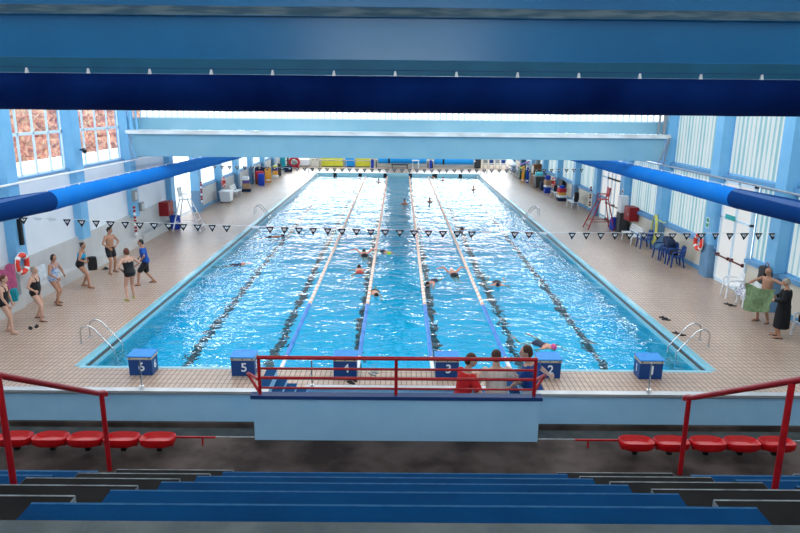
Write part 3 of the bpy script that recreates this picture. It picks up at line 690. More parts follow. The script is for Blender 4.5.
    for o in outfit:
        nm, col = o[0], CL[o[1]]
        if nm == 'swimsuit':
            def f(b):
                torso(b, .8, 1.30, .012)
                for i, s in enumerate((-1, 1)):
                    b.tube([up((s * .09 * w, .10 * w, 1.27)), up((s * .10 * w, .085, 1.37)), up((s * .095 * w, .0, 1.435)), up((s * .07 * w, -.085, 1.36)), up((s * .06, -.105 * w, 1.25))], .019, 6)
                    limb(b, [hip[i], hip[i].lerp(KN[i], .10)], [.098 * w, .09 * w], .0)
            piece('swimsuit', col, f)
        elif nm == 'top_panel':
            def f(b): torso(b, 1.18, 1.37, .018)
            p = piece('swimsuit_top', col, f); p['label'] = 'bright turquoise upper part of the swimsuit'
        elif nm in ('trunks', 'shorts'):
            fr = .3 if nm == 'trunks' else .5
            def f(b):
                torso(b, .8, 1.0, .016)
                for i in range(2): limb(b, [hip[i], hip[i].lerp(KN[i], fr * 1.6)], [.098 * w, .092 * w], .012)
            piece(nm, col, f)
        elif nm == 'trousers':
            def f(b):
                torso(b, .8, 1.0, .014)
                for i in range(2): limb(b, [hip[i], KN[i], KN[i].lerp(AN[i], .9)], [.098 * w, .075, .06], .01)
            piece(nm, col, f)
        elif nm == 'shirt':
            def f(b):
                torso(b, .86, 1.42, .018)
                for i in range(2): arm(b, i, .34, .018)
            piece('shirt', col, f)
        elif nm == 'longshirt':
            def f(b):
                torso(b, .86, 1.42, .018)
                for i in range(2): arm(b, i, .48, .014)
            piece('shirt', col, f)
        elif nm == 'robe':
            def f(b):
                torso(b, .86, 1.42, .05)
                b.loft([b.ring(pel + V((0, 0, dz)), V((1, 0, 0)), V((0, 1, 0)), rx, ry, 18) for dz, rx, ry in ((.05, .22, .17), (-.2, .24, .20), (-.5, .25, .21), (-.62, .25, .21))])
                for i in range(2): arm(b, i, 1, .03)
            piece('robe', col, f)
        elif nm == 'flipflops':
            for i in range(2):
                a = math.radians(toe[i]); s = -1 if i == 0 else 1; dr = V((s * math.sin(a), math.cos(a), 0)); c = AN[i] + dr * .055; c.z = AN[i].z - .078
                b = B(); q = dr.cross(V((0, 0, 1)))
                b.loft([[b.bm.verts.new(c + dr * (.145 * math.cos(2 * PI * j / 16)) + q * (.052 * math.sin(2 * PI * j / 16)) + V((0, 0, dz))) for j in range(16)] for dz in (0, .018)])
                b.tube([c + q * .045 + V((0, 0, .02)), c + dr * .04 + V((0, 0, .075)), c - q * .045 + V((0, 0, .02))], .012, 6)
                b.bm.transform(G); b.obj('flip_flop', col, t)
    return t
D = math.radians
def F(deg): return D(deg - 90)     # compass: 0 = facing +x, 90 = facing away from the camera
hips = ((-.20, .07, .98), (.20, .07, .98)); ehips = ((-1, -.55, .1), (1, -.55, .1))
person('woman in black swimsuit cut by the left edge, by the hanging pink towel', (-11.25, 2.45), F(10), 'fair', 'red', 'short', [('swimsuit', 'black')], lean=6, hands=((-.3, .1, .85), (.25, .2, .9)), feet=((-.15, -.05), (.14, .18)), hpitch=-8)
person('grey haired woman in black swimsuit standing hands on hips next to lifebuoy', (-11.0, 3.65), F(5), 'fair', 'grey', 'short', [('swimsuit', 'black'), ('flipflops', 'black')], w=1.08, belly=.02, lean=4, hands=hips, elbow=ehips, feet=((-.22, -.12), (.2, .18)), knee=(V((-.2, 1, 0)), V((.2, 1, 0))), pz=.90, hyaw=-10)
person('dark haired woman in blue and white swimsuit standing by the left wall', (-11.3, 5.3), F(-5), 'tan', 'dark', 'bob', [('swimsuit', 'bluewhite'), ('flipflops', 'black')], w=1.05, lean=8, hands=((-.15, .3, 1.0), (.2, .25, .95)), feet=((-.12, -.05), (.14, .14)), pz=.90, hyaw=-15)
person('woman in black swimsuit with turquoise top, hands on hips, leaning forward', (-11.3, 7.35), F(15), 'tan', 'dark', 'bun', [('swimsuit', 'black'), ('top_panel', 'aqua')], w=1.08, lean=14, hands=((-.21, .12, 1.0), (.21, .12, 1.0)), elbow=ehips, feet=((-.2, -.08), (.2, .2)), poff=(0, -.08), pz=.88, hyaw=-35)
person('bare chested man in black trunks standing with one hand across his belly', (-11.2, 9.45), F(-25), 'tan', 'dark', 'short', [('trunks', 'black')], h=1.80, lean=3, hands=((-.12, .2, 1.05), (.20, .17, 1.0)), elbow=((-1, -.2, 0), (1, -.2, 0)), feet=((-.16, -.05), (.2, .1)), hyaw=25, hpitch=-12)
person('brown haired woman in black swimsuit and lime flip-flops, back half turned', (-9.0, 5.85), F(140), 'fair', 'red', 'bob', [('swimsuit', 'black'), ('flipflops', 'lime')], w=1.05, lean=10, h=1.74, hands=((-.20, .12, 1.02), (.22, .14, 1.04)), elbow=ehips, feet=((-.16, -.02), (.16, .16)), hyaw=20)
person('person in bright blue T-shirt and black shorts mid stride on the left deck', (-9.25, 7.9), F(200), 'tan', 'dark', 'short', [('shirt', 'blue'), ('shorts', 'black'), ('flipflops', 'darkcap')], h=1.70, lean=9, hands=((-.24, .14, .95), (.2, .2, .98)), elbow=ehips, feet=((-.14, .30), (.14, -.25)), pz=.88, hyaw=10)
person('bald bare man in trunks holding a green towel spread before him', (11.5, 4.0), F(205), 'tan', None, 'bald', [('trunks', 'navy'), ('flipflops', 'darkcap')], h=1.72, belly=.03, hands=((-.66, .12, 1.40), (.42, .36, 1.16)), elbow=((-1, -.3, -.5), (1, -.3, -.4)), feet=((-.16, 0), (.16, .05)), lean=4, hyaw=-15, hpitch=-8)
person('grey haired person wearing a long black robe on the right deck', (11.2, 2.55), F(150), 'tan', 'grey', 'short', [('robe', 'robe'), ('flipflops', 'darkcap')], h=1.74, hands=((-.2, .22, 1.12), (.22, .2, 1.15)), elbow=((-1, -.4, -.2), (1, -.4, -.2)), feet=((-.12, 0), (.12, .08)), hpitch=-14)
# three people in the stairwell
person('man in a red shirt with white shoulder flashes behind the guard rail', (1.06, -5.75), F(30), 'fair', 'brown', 'short', [('shirt', 'red'), ('trousers', 'jeans')], h=1.68, w=.95, z=.93, lean=12, hands=((-.05, .40, 1.30), (.26, .25, .98)), elbow=((-1, -.2, -.5), (1, -.4, 0)), hyaw=-20, hpitch=-14)
person('person in a beige top seen from behind through the guard rail', (1.64, -5.62), F(95), 'fair', 'brown', 'short', [('longshirt', 'beige'), ('trousers', 'jeans')], h=1.62, z=.98, w=1.1, lean=10, hands=((-.34, .1, .92), (.3, .2, 1.0)), elbow=((-1, -.5, 0), (1, -.5, 0)), hpitch=-10)
person('brown haired young man in a royal blue T-shirt leaning on the rail end', (2.24, -5.7), F(165), 'fair', 'brown', 'short', [('shirt', 'royal'), ('trousers', 'jeans')], h=1.70, z=1.05, w=1.05, lean=14, hands=((.1, .3, 1.0), (.52, -.25, 1.02)), elbow=((-1, .2, -.3), (.8, -1.4, .1)), hyaw=10)

# swimmers: prone in the water, the head leads
FREE = dict(hands=((-.25, .25, 1.95), (.3, .3, .95)), elbow=((-1, -1, .3), (1, -.3, 0)), feet=((-.1, .05), (.1, -.05)), footz=(.08, .08))
BUTT = dict(hands=((-.55, -.12, 1.62), (.55, -.12, 1.62)), elbow=((-.3, -1, 0), (.3, -1, 0)), feet=((-.07, .05), (.07, .05)), footz=(.1, .1))
BREAST = dict(hands=((-.42, .12, 1.52), (.42, .12, 1.52)), elbow=((-1, 0, -1), (1, 0, -1)), feet=((-.3, -.1), (.3, -.1)), footz=(.25, .25), knee=(V((-1, 1, 0)), V((1, 1, 0))))
UPRT = dict(hands=((-.45, .25, 1.22), (.45, .22, 1.25)), elbow=((-1, 0, -1), (1, 0, -1)))
def swimmer(label, x, y, heading, pose, hair, hst, outfit, zc=-.35, roll=0, pitch=.08, h=1.7, skin='wet'):
    return person(label, (x, y), 0, skin, hair, hst, outfit, h=h, swim=(F(heading), zc, roll, pitch), vox=.0135, hpitch=30 if pose is not BREAST else 55, **pose)
S1 = [('trunks', 'black')]; S2 = [('swimsuit', 'navy')]
swimmer('swimmer in white cap with one arm raised near the left pool wall', -6.85, 12.3, 20, FREE, 'white', 'cap', S2, -.38, .3)
swimmer('swimmer with tanned arms raised just under the left pennants', -6.45, 18.6, 20, FREE, 'darkcap', 'cap', S1, -.36, -.3, skin='tan')
swimmer('swimmer with widely spread arms at the centre left lane rope', -1.55, 14.6, 95, BUTT, 'dark', 'short', S1, -.33)
swimmer('swimmer in red trunks following the one with spread arms', -1.6, 11.4, 95, BREAST, 'dark', 'short', [('trunks', 'trunkred')], -.34, 0)
swimmer('splashing swimmer in a lime cap right of the centre left rope', -.55, 15.0, 300, FREE, 'lime', 'cap', S2, -.36, .3)
swimmer('dark haired swimmer nearest the camera beside the centre left rope', -.80, 7.9, 275, FREE, 'dark', 'short', S1, -.35, -.2)
swimmer('swimmer with dark suit just right of the centre right rope', 1.35, 9.5, 250, FREE, 'dark', 'short', S2, -.34, .3)
swimmer('swimmer in white cap and dark trunks between the right hand ropes', 2.35, 11.1, 95, BUTT, 'white', 'cap', S1, -.33, 0)
swimmer('breaststroke swimmer with dark cap and wide arms right of all ropes', 3.95, 9.3, 265, BREAST, 'darkcap', 'cap', [('swimsuit', 'black')], -.33)
swimmer('swimmer with pink cap in dark suit behind starting block 2', 4.35, 2.5, 302, BREAST, 'pink', 'cap', [('swimsuit', 'navy')], -.33)
swimmer('distant swimmer left of the right centre rope near the dark water strip', .5, 31.2, 270, UPRT, 'darkcap', 'cap', S1, -.42, 0, 1.25, skin='tan')
swimmer('distant swimmer with head up beside the far right rope', 2.35, 32.2, 270, UPRT, 'dark', 'short', S1, -.42, 0, 1.25, skin='tan')
swimmer('distant swimmer with dark hair far to the right in the white water', 6.4, 39.6, 260, UPRT, 'dark', 'short', S1, -.42, 0, 1.25)
swimmer('swimmer with dark cap near the right pennants', 3.7, 21.3, 265, BREAST, 'darkcap', 'cap', S2, -.36, 0, .1)
swimmer('swimmer with tanned back resting at the far wall below the fourth mark', 3.45, 49.0, 90, UPRT, 'dark', 'short', S1, -.42, 0, 1.25, skin='tan')
swimmer('swimmer with dark cap halfway across the far end', 4.3, 46.6, 270, UPRT, 'darkcap', 'cap', S2, -.42, 0, 1.25)
swimmer('swimmer with dark cap in the far left lane by the rope', -1.75, 44.5, 270, UPRT, 'darkcap', 'cap', S2, -.42, 0, 1.25)

# ------------------------------------------------------------------ lane ropes, blocks, ladders, pennants
ROPE_B = mat('rope_blue_float', (.03, .20, .60), .35); ROPE_O = mat('rope_orange_bead', (.82, .44, .20), .4); ROPE_W = mat('rope_white_float', (.82, .80, .78), .4)
for x0, x1, wh in ((-3.03, -3.16, 'leftmost of the four across the pool'), (-1.02, -1.05, 'second from the left, ending beside starting block 4'), (.96, 1.15, 'third from the left, ending beside starting block 3'), (3.02, 3.02, 'rightmost of the four across the pool')):
    t = thing('lane_rope', 'lane rope with blue and orange floats, ' + wh, 'lane rope', (x0, 0, -.29), math.atan2(x0 - x1, 49.9))
    b = B(); b.tube([(0, .03, .0), (0, 49.95, .0)], .02, 8); b.obj('cable', M['steel'], t, True)
    b = B(); b.tube([(0, .05, .12), (0, .35, .03), (0, .45, .015), (0, 1.45, .015)], [.035, .05, .055, .055], 10); o = b.obj('end_sleeve', ROPE_W, t, True); o['label'] = 'white end sleeve'
    for j in range(5):
        b = B(); b.tube([(0, 1.48 + j * .98, .012), (0, 1.5 + j * .98, .012), (0, 2.42 + j * .98, .012), (0, 2.44 + j * .98, .012)], [.03, .062, .062, .03], 10); b.obj('blue_float', ROPE_B, t, True)
    m0 = None
    for j in range(88):
        y = 6.5 + j * .49
        if m0 is None:
            b = B(); b.tube([(0, -.075, 0), (0, -.065, 0), (0, .065, 0), (0, .075, 0)], [.045, .068, .068, .045], 10); o = b.obj('orange_bead', ROPE_O, t, True); m0 = o.data
        else: o = bpy.data.objects.new('orange_bead', m0); COL.objects.link(o); o.parent = t
        o.location = (0, y, .012)
    b = B(); b.tube([(0, 6.4, .008), (0, 49.6, .008)], .06, 8); b.obj('white_floats', ROPE_W, t, True)
    b = B(); b.box(-.05, .05, 49.86, 49.97, -.0, .1); b.obj('end_hook', ROPE_B, t)

def digit(txt, size, m, parent, loc, rot, name='number'):
    c = bpy.data.curves.new(name, 'FONT'); c.body = txt; c.size = size; c.align_x = 'CENTER'; c.align_y = 'CENTER'; c.extrude = .003; c.offset = size * .012
    o = bpy.data.objects.new(name, c); COL.objects.link(o); me = bpy.data.meshes.new_from_object(o.evaluated_get(bpy.context.evaluated_depsgraph_get())); bpy.data.objects.remove(o); o = bpy.data.objects.new(name, me); COL.objects.link(o)
    me.materials.clear(); me.materials.append(m); o.parent = parent; o.location = loc; o.rotation_euler = rot
    return o
for k in range(6):
    n = str(6 - k); x = -6.25 + 2.5 * k
    t = thing('starting_block', 'navy starting block with bright blue sloping top, number ' + n + ' in white', 'starting block', (x, -.36, 0), 0, 'starting blocks')
    b = B(); b.prism([(-.19, 0), (.19, 0), (.21, .42), (-.21, .42)], 'x', -.285, .285); b.obj('body', M['block_navy'], t, bevel=.012)
    b = B(); b.prism([(-.225, .42), (.22, .425), (.22, .495), (-.225, .48)], 'x', -.292, .292); b.obj('band', M['beige'], t)
    b = B(); b.prism([(-.24, .478), (.235, .495), (.235, .535), (-.245, .515)], 'x', -.305, .305); b.obj('platform', M['block_lid'], t, bevel=.008)
    for xx in (-.24, 0, .24):
        b = B(); b.ball((xx, -.228, .45), .018, .008, .018, 8); b.obj('bolt', M['black'], t)
    digit(n, .32, M['white'], t, (.03, -.209, .225), (PI / 2 + .05, 0, 0))
    s = 1 if x < 0 else -1
    digit(n, .28, M['white'], t, (s * .2885, .0, .23), (PI / 2, 0, s * PI / 2))

def ladder(label, x, y, s):
    t = thing('pool_ladder', label, 'ladder', (x, y, 0), 0, 'pool ladders')
    for yy in (-.27, .27):
        b = B(); b.tube([(s * .74, yy, 0), (s * .74, yy, .34), (s * .70, yy, .44), (s * .60, yy, .50), (s * .48, yy, .50), (s * .36, yy, .43), (s * .0, yy, .0), (-s * .14, yy, -.2), (-s * .16, yy, -.5), (-s * .16, yy, -1.6)], .022, 10); b.obj('side_rail', M['steel'], t, True)
        b = B(); b.tube([(s * .74, yy, .0), (s * .74, yy, .02)], .05, 12); b.obj('foot_flange', M['steel'], t, True)
    for z in (-.45, -.75, -1.05, -1.35):
        b = B(); b.box(-s * .16 - .05, -s * .16 + .05, -.27, .27, z - .012, z + .012); b.obj('step', M['steel'], t)
ladder('steel pool ladder at the near left corner of the pool', -HW, 1.9, -1); ladder('steel pool ladder at the near right corner of the pool', HW, 2.0, 1)
ladder('steel pool ladder halfway along the left pool edge', -HW, 24.3, -1); ladder('steel pool ladder halfway along the right pool edge', HW, 24.6, 1)
ladder('small steel pool ladder at the far left corner of the pool', -HW, 49.0, -1); ladder('small steel pool ladder at the far right corner of the pool', HW, 49.0, 1)

FLAG = mat('pennant_black', (.014, .015, .018), .7); FLW = mat('pennant_white', (.80, .82, .84), .6)
def pennants(label, y, za, zm, x0, x1, pitch, gap, pale=(), tilt=0.0):
    t = thing('pennant_line', label, 'pennants', (0, y, 0))
    zf = lambda x: zm + (za - zm) * (abs(x) / 12.6) ** 2 - tilt * x / 12.6
    b = B(); b.tube([(-12.25 + 24.5 * i / 30, 0, zf(-12.25 + 24.5 * i / 30)) for i in range(31)], .007, 6); b.obj('cord', FLW, t, True)
    x = x0; i = 0; d0 = None
    while x < x1:
        if not any(a < x < c for a, c in gap):
            pl = any(abs(x - q) < pitch * .5 for q in pale); z = zf(x)
            if pl:
                b = B(); b.prism([(-.16, 0), (.16, 0), (.1, -.07), (-.1, -.07)], 'y', -.003, .003); b.bm.transform(Mx.Translation((x, 0, z))); o = b.obj('pennant', FLW, t); o['label'] = 'pale folded pennant'
            else:
                if d0 is None:
                    b = B(); b.prism([(-.145, 0), (.145, 0), (.0, -.24)], 'y', -.003, .003)
                    b.mi = 1
                    for yy in (-.0045, .0045):
                        b.prism([(-.055, -.05), (.055, -.05), (.06, -.08), (.0, -.13), (-.06, -.08)], 'y', yy - .0008, yy + .0008)
                    b.mi = 0
                    for yy in (-.006, .006): b.prism([(-.025, -.065), (.025, -.065), (.0, -.105)], 'y', yy - .0008, yy + .0008)
                    o = b.obj('pennant', [FLAG, FLW], t); d0 = o.data
                else: o = bpy.data.objects.new('pennant', d0); COL.objects.link(o); o.parent = t
                o.location = (x, 0, z); o.rotation_euler = (0, 0, random.uniform(-.3, .3))
        x += pitch
pennants('near line of black pennants with white marks strung across the pool', 5.25, 2.77, 2.60, -12.0, 12.2, .4645, ((-5.4, -4.85), (3.15, 3.55), (4.98, 5.4)), (-11.53, -11.07, -4.57, 2.9, 4.73), .16)
pennants('far line of black pennants strung across the middle of the hall', 28.0, 2.58, 2.44, -12.1, 12.2, .495, ())

# ------------------------------------------------------------------ furniture and clutter on the decks
YEL = mat('yellow_mat_vinyl', (.75, .72, .06), .5, noise=.1, nscale=3); BLU = mat('blue_mat_vinyl', (.015, .34, .82), .45); RED = mat('red_box_paint', (.27, .010, .014), .45); BLUB = mat('blue_bag_cloth', (.012, .06, .50), .6, noise=.3, nscale=9)
ORG = mat('orange_foam', (.78, .36, .05), .6); TAN = mat('tan_cloth', (.50, .31, .18), .75, noise=.25, nscale=9); BRN = mat('brown_leather', (.22, .075, .025), .55, noise=.3, nscale=9); TEAL = mat('teal_cloth', (.01, .30, .36), .6); GRY = mat('grey_plastic', (.26, .28, .28), .5)
CYA = mat('cyan_cloth', (.10, .62, .70), .6); PNK = mat('pink_cloth', (.50, .10, .22), .85, noise=.3, nscale=10); OLV = mat('olive_towel', (.16, .24, .12), .9, noise=.35, nscale=10); HOSE = mat('yellow_hose', (.62, .62, .16), .45); PUR = mat('purple_cloth', (.12, .08, .30), .7)
GRN = mat('dark_green_plastic', (.01, .08, .04), .5); DGR = mat('dark_grey_plastic', (.05, .055, .06), .5); REDB = mat('red_bag_cloth', (.58, .03, .05), .65, noise=.2, nscale=9); WTW = mat('striped_towel', (.70, .72, .78), .85, c2=(.10, .10, .16), nscale=22)
def mono(label, loc, rz, m, group):
    t = thing('plastic_chair', label, 'chair', loc, rz, group)
    b = B(); b.loft([b.ring(V((0, .0, z)), V((1, 0, 0)), V((0, 1, 0)), .24, .23, 20) for z in (.42, .45)]); b.box(-.21, .21, -.22, .1, .425, .447); b.obj('seat', m, t, True)
    b = B()
    for i in range(5):
        x = -.17 + .085 * i; b.tube([(x, .20, .44), (x * 1.08, .26, .62), (x * 1.1, .29, .82 + .05 * math.cos(i - 2))], [.04, .04, .038], 8)
    b.tube([(-.24, .24, .45), (-.25, .28, .7), (-.2, .30, .86), (0, .31, .90), (.2, .30, .86), (.25, .28, .7), (.24, .24, .45)], .022, 8); b.obj('backrest', m, t, True)
    for s in (-1, 1):
        b = B(); b.tube([(s * .25, .27, .66), (s * .29, .05, .68), (s * .29, -.18, .67), (s * .27, -.22, .60), (s * .26, -.23, .44)], [.03, .036, .036, .03, .03], 8); b.obj('armrest', m, t, True)
        for yy, yb in ((-.21, -.25), (.2, .28)):
            b = B(); b.tube([(s * .22, yy, .44), (s * .27, yb, 0)], [.04, .03], 8); b.obj('leg', m, t, True)
    return t
def bench(label, loc, rz, ln=1.3, group=None):
    t = thing('bench', label, 'bench', loc, rz, group)
    b = B()
    for i in range(4): b.box(-ln / 2, ln / 2, -.2 + .105 * i, -.12 + .105 * i, .40, .43)
    b.obj('seat', M['whiteplastic'], t)
    b = B()
    for i in range(3): b.box(-ln / 2, ln / 2, .22 + .035 * i, .245 + .035 * i, .5 + .12 * i, .59 + .12 * i)
    b.obj('backrest', M['whiteplastic'], t)
    for s in (-1, 1):
        b = B(); x = s * (ln / 2 - .14)
        b.tube([(x, -.2, 0), (x, -.16, .40), (x, .2, .40), (x, .3, .82)], .025, 8); b.tube([(x, .2, .40), (x, .26, 0)], .025, 8); b.obj('leg', M['whiteplastic'], t, True)
    return t
def bag(name, label, loc, rz, sz, m, cat='bag', strap=True, sm=None):
    t = thing(name, label, cat, loc, rz); x, y, z = sz
    if loc[1] > 25: x *= .62; y *= .62
    b = B(); b.box(-x / 2, x / 2, -y / 2, y / 2, 0, z)
    bmesh.ops.subdivide_edges(b.bm, edges=b.bm.edges[:], cuts=5, use_grid_fill=True)
    for v in b.bm.verts:
        u = V((v.co.x / x * 2, v.co.y / y * 2, v.co.z / z * 2 - 1)); k_ = 1 - .16 * (u.length_squared - 1) * .5
        v.co.x *= k_; v.co.y *= k_; v.co.z = z / 2 + (v.co.z - z / 2) * (k_ if v.co.z > z / 2 else 1); v.co += V((random.uniform(-1, 1), random.uniform(-1, 1), 0)) * .012
    b.obj('body', m, t, True)
    if strap:
        b = B(); b.tube([(-x * .28, -y * .2, z * .88), (-x * .22, -y * .2, z * 1.12), (0, -y * .2, z * 1.2), (x * .22, -y * .2, z * 1.12), (x * .28, -y * .2, z * .88)], .014, 6); b.obj('handle', sm or M['black'], t, True)
        b = B(); b.box(-x * .3, x * .3, -y * .54, -y * .42, z * .15, z * .55); b.obj('pocket', sm or m, t, bevel=.01)
    return t
def towel(name, label, pts_fn, nu, nv, m, cat='towel', th=.008):
    b = B(); g = [[pts_fn(i / nu, j / nv) for i in range(nu + 1)] for j in range(nv + 1)]
    for off in (0, th):
        vs_ = [[b.bm.verts.new(V(p) + V((off, off * .3, off))) for p in row] for row in g]
        for j in range(nv):
            for i in range(nu): b._f([vs_[j][i], vs_[j][i + 1], vs_[j + 1][i + 1], vs_[j + 1][i]])
        if off == 0: v0 = vs_
        else:
            for i in range(nu): b._f([v0[0][i], v0[0][i + 1], vs_[0][i + 1], vs_[0][i]]); b._f([v0[nv][i], v0[nv][i + 1], vs_[nv][i + 1], vs_[nv][i]])
            for j in range(nv): b._f([v0[j][0], v0[j + 1][0], vs_[j + 1][0], vs_[j][0]]); b._f([v0[j][nu], v0[j + 1][nu], vs_[j + 1][nu], vs_[j][nu]])
    return tag(b.obj(name, m, None, True), label, cat)
def lifebuoy(label, loc, r=.36):
    t = thing('lifebuoy', label, 'lifebuoy', loc, 0, 'lifebuoys')
    b = B(); b.torus((0, 0, 0), r * .78, r * .22, 'x', 36, 12); b.obj('ring', M['orange'], t, True)
    for k in range(4):
        a = PI / 4 + k * PI / 2; b = B(); b.tube([(0, r * .78 * math.cos(a + d), r * .78 * math.sin(a + d)) for d in (-.16, -.08, 0, .08, .16)], r * .232, 12); b.obj('band', M['white'], t, True)
    b = B(); b.torus((0, 0, 0), r * 1.04, .012, 'x', 36, 6); b.obj('grab_line', M['white'], t, True)
    return t
lifebuoy('red lifebuoy with white bands hung on the near left pillar', (-12.08, 5.0, 1.43)); lifebuoy('red lifebuoy with white bands hung on the right pillar by the door', (12.08, 10.15, 1.30))
lifebuoy('small distant red lifebuoy on a left hand pillar above the white bin', (-12.08, 29.9, 1.25)); lifebuoy('small distant red lifebuoy on a right hand pillar above the red bags', (12.08, 35.2, .85), .42)
for lb, x, y, s in (('dark red hose cabinet on the left wall before the glazed doors', -12.18, 18.7, 1), ('dark red hose cabinet on the right wall before the white bench', 12.22, 18.3, -1)):
    t = thing('hose_cabinet', lb, 'cabinet', (x, y, 1.15)); b = B(); b.box(-.24, .24, -.42, .42, -.36, .36); b.obj('body', RED, t, bevel=.01)
    b = B(); b.box(s * .24 - .01, s * .24 + .012, -.37, .37, -.31, .31); d = b.obj('door', RED, t, bevel=.004); b = B(); b.box(s * .262 - .012, s * .262 + .012, -.3, -.24, -.06, .06); b.obj('handle', M['greymetal'], d)
    if s < 0: pass
# doors
def door(label_n, x, y0, y1, sx, ztop, lights):
    fr = B(); X0, X1 = sorted((sx * (x - .07), sx * (x + .07)))
    for yy in (y0, (y0 + y1) / 2 - .04, y1 - .08): fr.box(X0, X1, yy, yy + .08, 0, ztop)
    for z in (0.0, 2.45, ztop - .08): fr.box(X0, X1, y0, y1, z, z + (.12 if z == 0 else .08))
    f = struct(fr.obj('door_%d' % label_n, M['winframe']))
    b = B()
    for (a, c) in ((y0 + .08, (y0 + y1) / 2 - .04), ((y0 + y1) / 2 + .04, y1 - .08)): b.box(*sorted((sx * (x - .01), sx * (x + .01))), a, c, .12, 2.45); b.box(*sorted((sx * (x - .01), sx * (x + .01))), a, c, 2.53, ztop - .08)
    b.obj('pane', lights, f)
    for (a, c) in ((y0 + .1, (y0 + y1) / 2 - .06), ((y0 + y1) / 2 + .06, y1 - .1)):
        b = B(); xx = sx * (x - .13); b.tube([(xx, a, 1.02), (xx, c, 1.02)], .035, 8); b.box(min(xx, xx + sx * .12), max(xx, xx + sx * .12), a, a + .08, .96, 1.08); b.box(min(xx, xx + sx * .12), max(xx, xx + sx * .12), c - .08, c, .96, 1.08); b.obj('push_bar', mat('push_bar_dark_red', (.10, .015, .015), .4), f, True)
door(1, 12.5, 7.15, 9.35, 1, 3.88, M['doorglass']); door(2, 12.5, 20.6, 23.3, 1, 3.88, M['doorglass']); door(3, -12.5, 20.6, 24.5, -1, 3.9, M['doorglass'])
b = B(); b.box(12.28, 12.30, 8.0, 8.7, 2.50, 2.68); tag(b.obj('exit_sign', mat('sign_teal', (.02, .42, .40), .5)), 'small teal sign over the white double doors on the right', 'sign')
t = thing('safety_sign', 'small green and white sign on the right hand pillar by the doors', 'sign', (12.19, 9.8, 2.15)); b = B(); b.box(-.012, .0, -.13, .13, -.2, .2); b.obj('plate', M['white'], t); b = B()
for z in (-.1, .1): b.box(-.016, -.012, -.1, .1, z - .075, z + .075)
b.obj('green_fields', mat('sign_green', (.01, .32, .16), .5), t)
t = thing('safety_sign', 'small red and white sign on the right wall above the hose cabinet', 'sign', (12.19, 19.8, 2.0)); b = B(); b.box(-.012, .0, -.12, .12, -.25, .25); b.obj('plate', M['white'], t); b = B()
for z in (-.12, .12): b.box(-.016, -.012, -.08, .08, z - .08, z + .08)
b.obj('red_fields', RED, t)
# things fixed to the left wall
b = B(); b.box(-12.2, -12.08, 5.2, 5.32, 2.0, 2.85); tag(b.obj('wall_lamp', M['black'], bevel=.02), 'long black wall lamp on the near left pillar over the lifebuoy', 'lamp')
t = thing('camera_unit', 'small black camera on the second left pillar beside the window', 'camera', (-12.15, 9.85, 4.75)); b = B(); b.tube([(0, 0, 0), (.2, -.1, 0)], .03, 8); b.obj('bracket', M['black'], t, True); b = B(); b.tube([(.14, -.02, .0), (.3, -.26, -.05)], .075, 10); b.obj('housing', M['black'], t, True)
for k, (y, z, wz, lb) in enumerate(((14.6, 2.35, .5, 'upper grey switch box on the third left pillar'), (15.3, 1.75, .4, 'lower grey switch box on the third left pillar'))):
    t = thing('switch_box', lb, 'switch box', (-12.2, y, z)); b = B(); b.box(0, .14, -.18, .18, -wz / 2, wz / 2); b.obj('body', GRY, t, bevel=.01); b = B(); b.box(.14, .15, -.13, .13, -wz * .35, wz * .35); b.obj('door', M['dado'], t)
def coil_line(label, x, y, z0, z1):
    t = thing('float_line', label, 'float line', (x, y, 0)); b = B(); b.tube([(0, 0, z0), (0, 0, z1)], .012, 6); b.obj('cord', M['white'], t)
    for i in range(9):
        z = z0 + (z1 - z0) * (i + .5) / 9; b = B(); b.ball((0, 0, z), .07, .07, .065, 10); b.obj('float', RED if i % 3 else M['white'], t, True)
coil_line('string of red floats hanging on the left wall past the bare chested man', -12.05, 14.2, .55, 1.95); coil_line('string of red floats hanging on the right pillar beyond the red chair', 12.05, 25.2, .35, 1.75); coil_line('string of red floats hanging by the left doors', -12.05, 24.6, .6, 1.9)
# lifeguard chairs
def guard(label, loc, rz, m, mseat):
    t = thing('lifeguard_chair', label, 'lifeguard chair', loc, rz)
    for sx in (-1, 1):
        b = B(); b.tube([(sx * .5, -.85, 0), (sx * .24, -.2, 1.62)], .032, 8); b.obj('front_leg', m, t, True)
        b = B(); b.tube([(sx * .5, .6, 0), (sx * .24, .22, 1.62), (sx * .24, .30, 2.3)], .032, 8); b.obj('rear_leg', m, t, True)
        b = B(); b.tube([(sx * .26, .24, 1.92), (sx * .28, -.25, 1.92), (sx * .25, -.22, 1.62)], .022, 8); b.obj('armrest', m, t, True)
    for k in range(4):
        f = (k + .6) / 4.6; x = .5 - .26 * f; y = -.85 + .65 * f; z = 1.62 * f; b = B(); b.tube([(-x, y, z), (x, y, z)], .02, 8); b.obj('rung', m, t, True)
    b = B(); b.tube([(-.43, -.67, .45), (-.43, .49, .45)], .018, 6); b.tube([(.43, -.67, .45), (.43, .49, .45)], .018, 6); b.tube([(-.43, .49, .45), (.43, .49, .45)], .018, 6); b.obj('brace', m, t, True)
    b = B(); b.box(-.25, .25, -.24, .24, 1.62, 1.66); b.obj('seat', mseat, t, bevel=.01); b = B(); b.box(-.24, .24, .235, .265, 1.75, 2.28); b.obj('backrest', mseat, t, bevel=.01)
guard('tall white framed lifeguard chair by the left doors', (-11.15, 18.7, 0), PI / 2, M['whitemetal'], M['whiteplastic'])
guard('tall red lifeguard chair on the right deck', (11.25, 20.1, 0), -PI / 2, mat('red_chair_frame', (.42, .02, .03), .4), mat('red_chair_seat', (.50, .02, .04), .4))
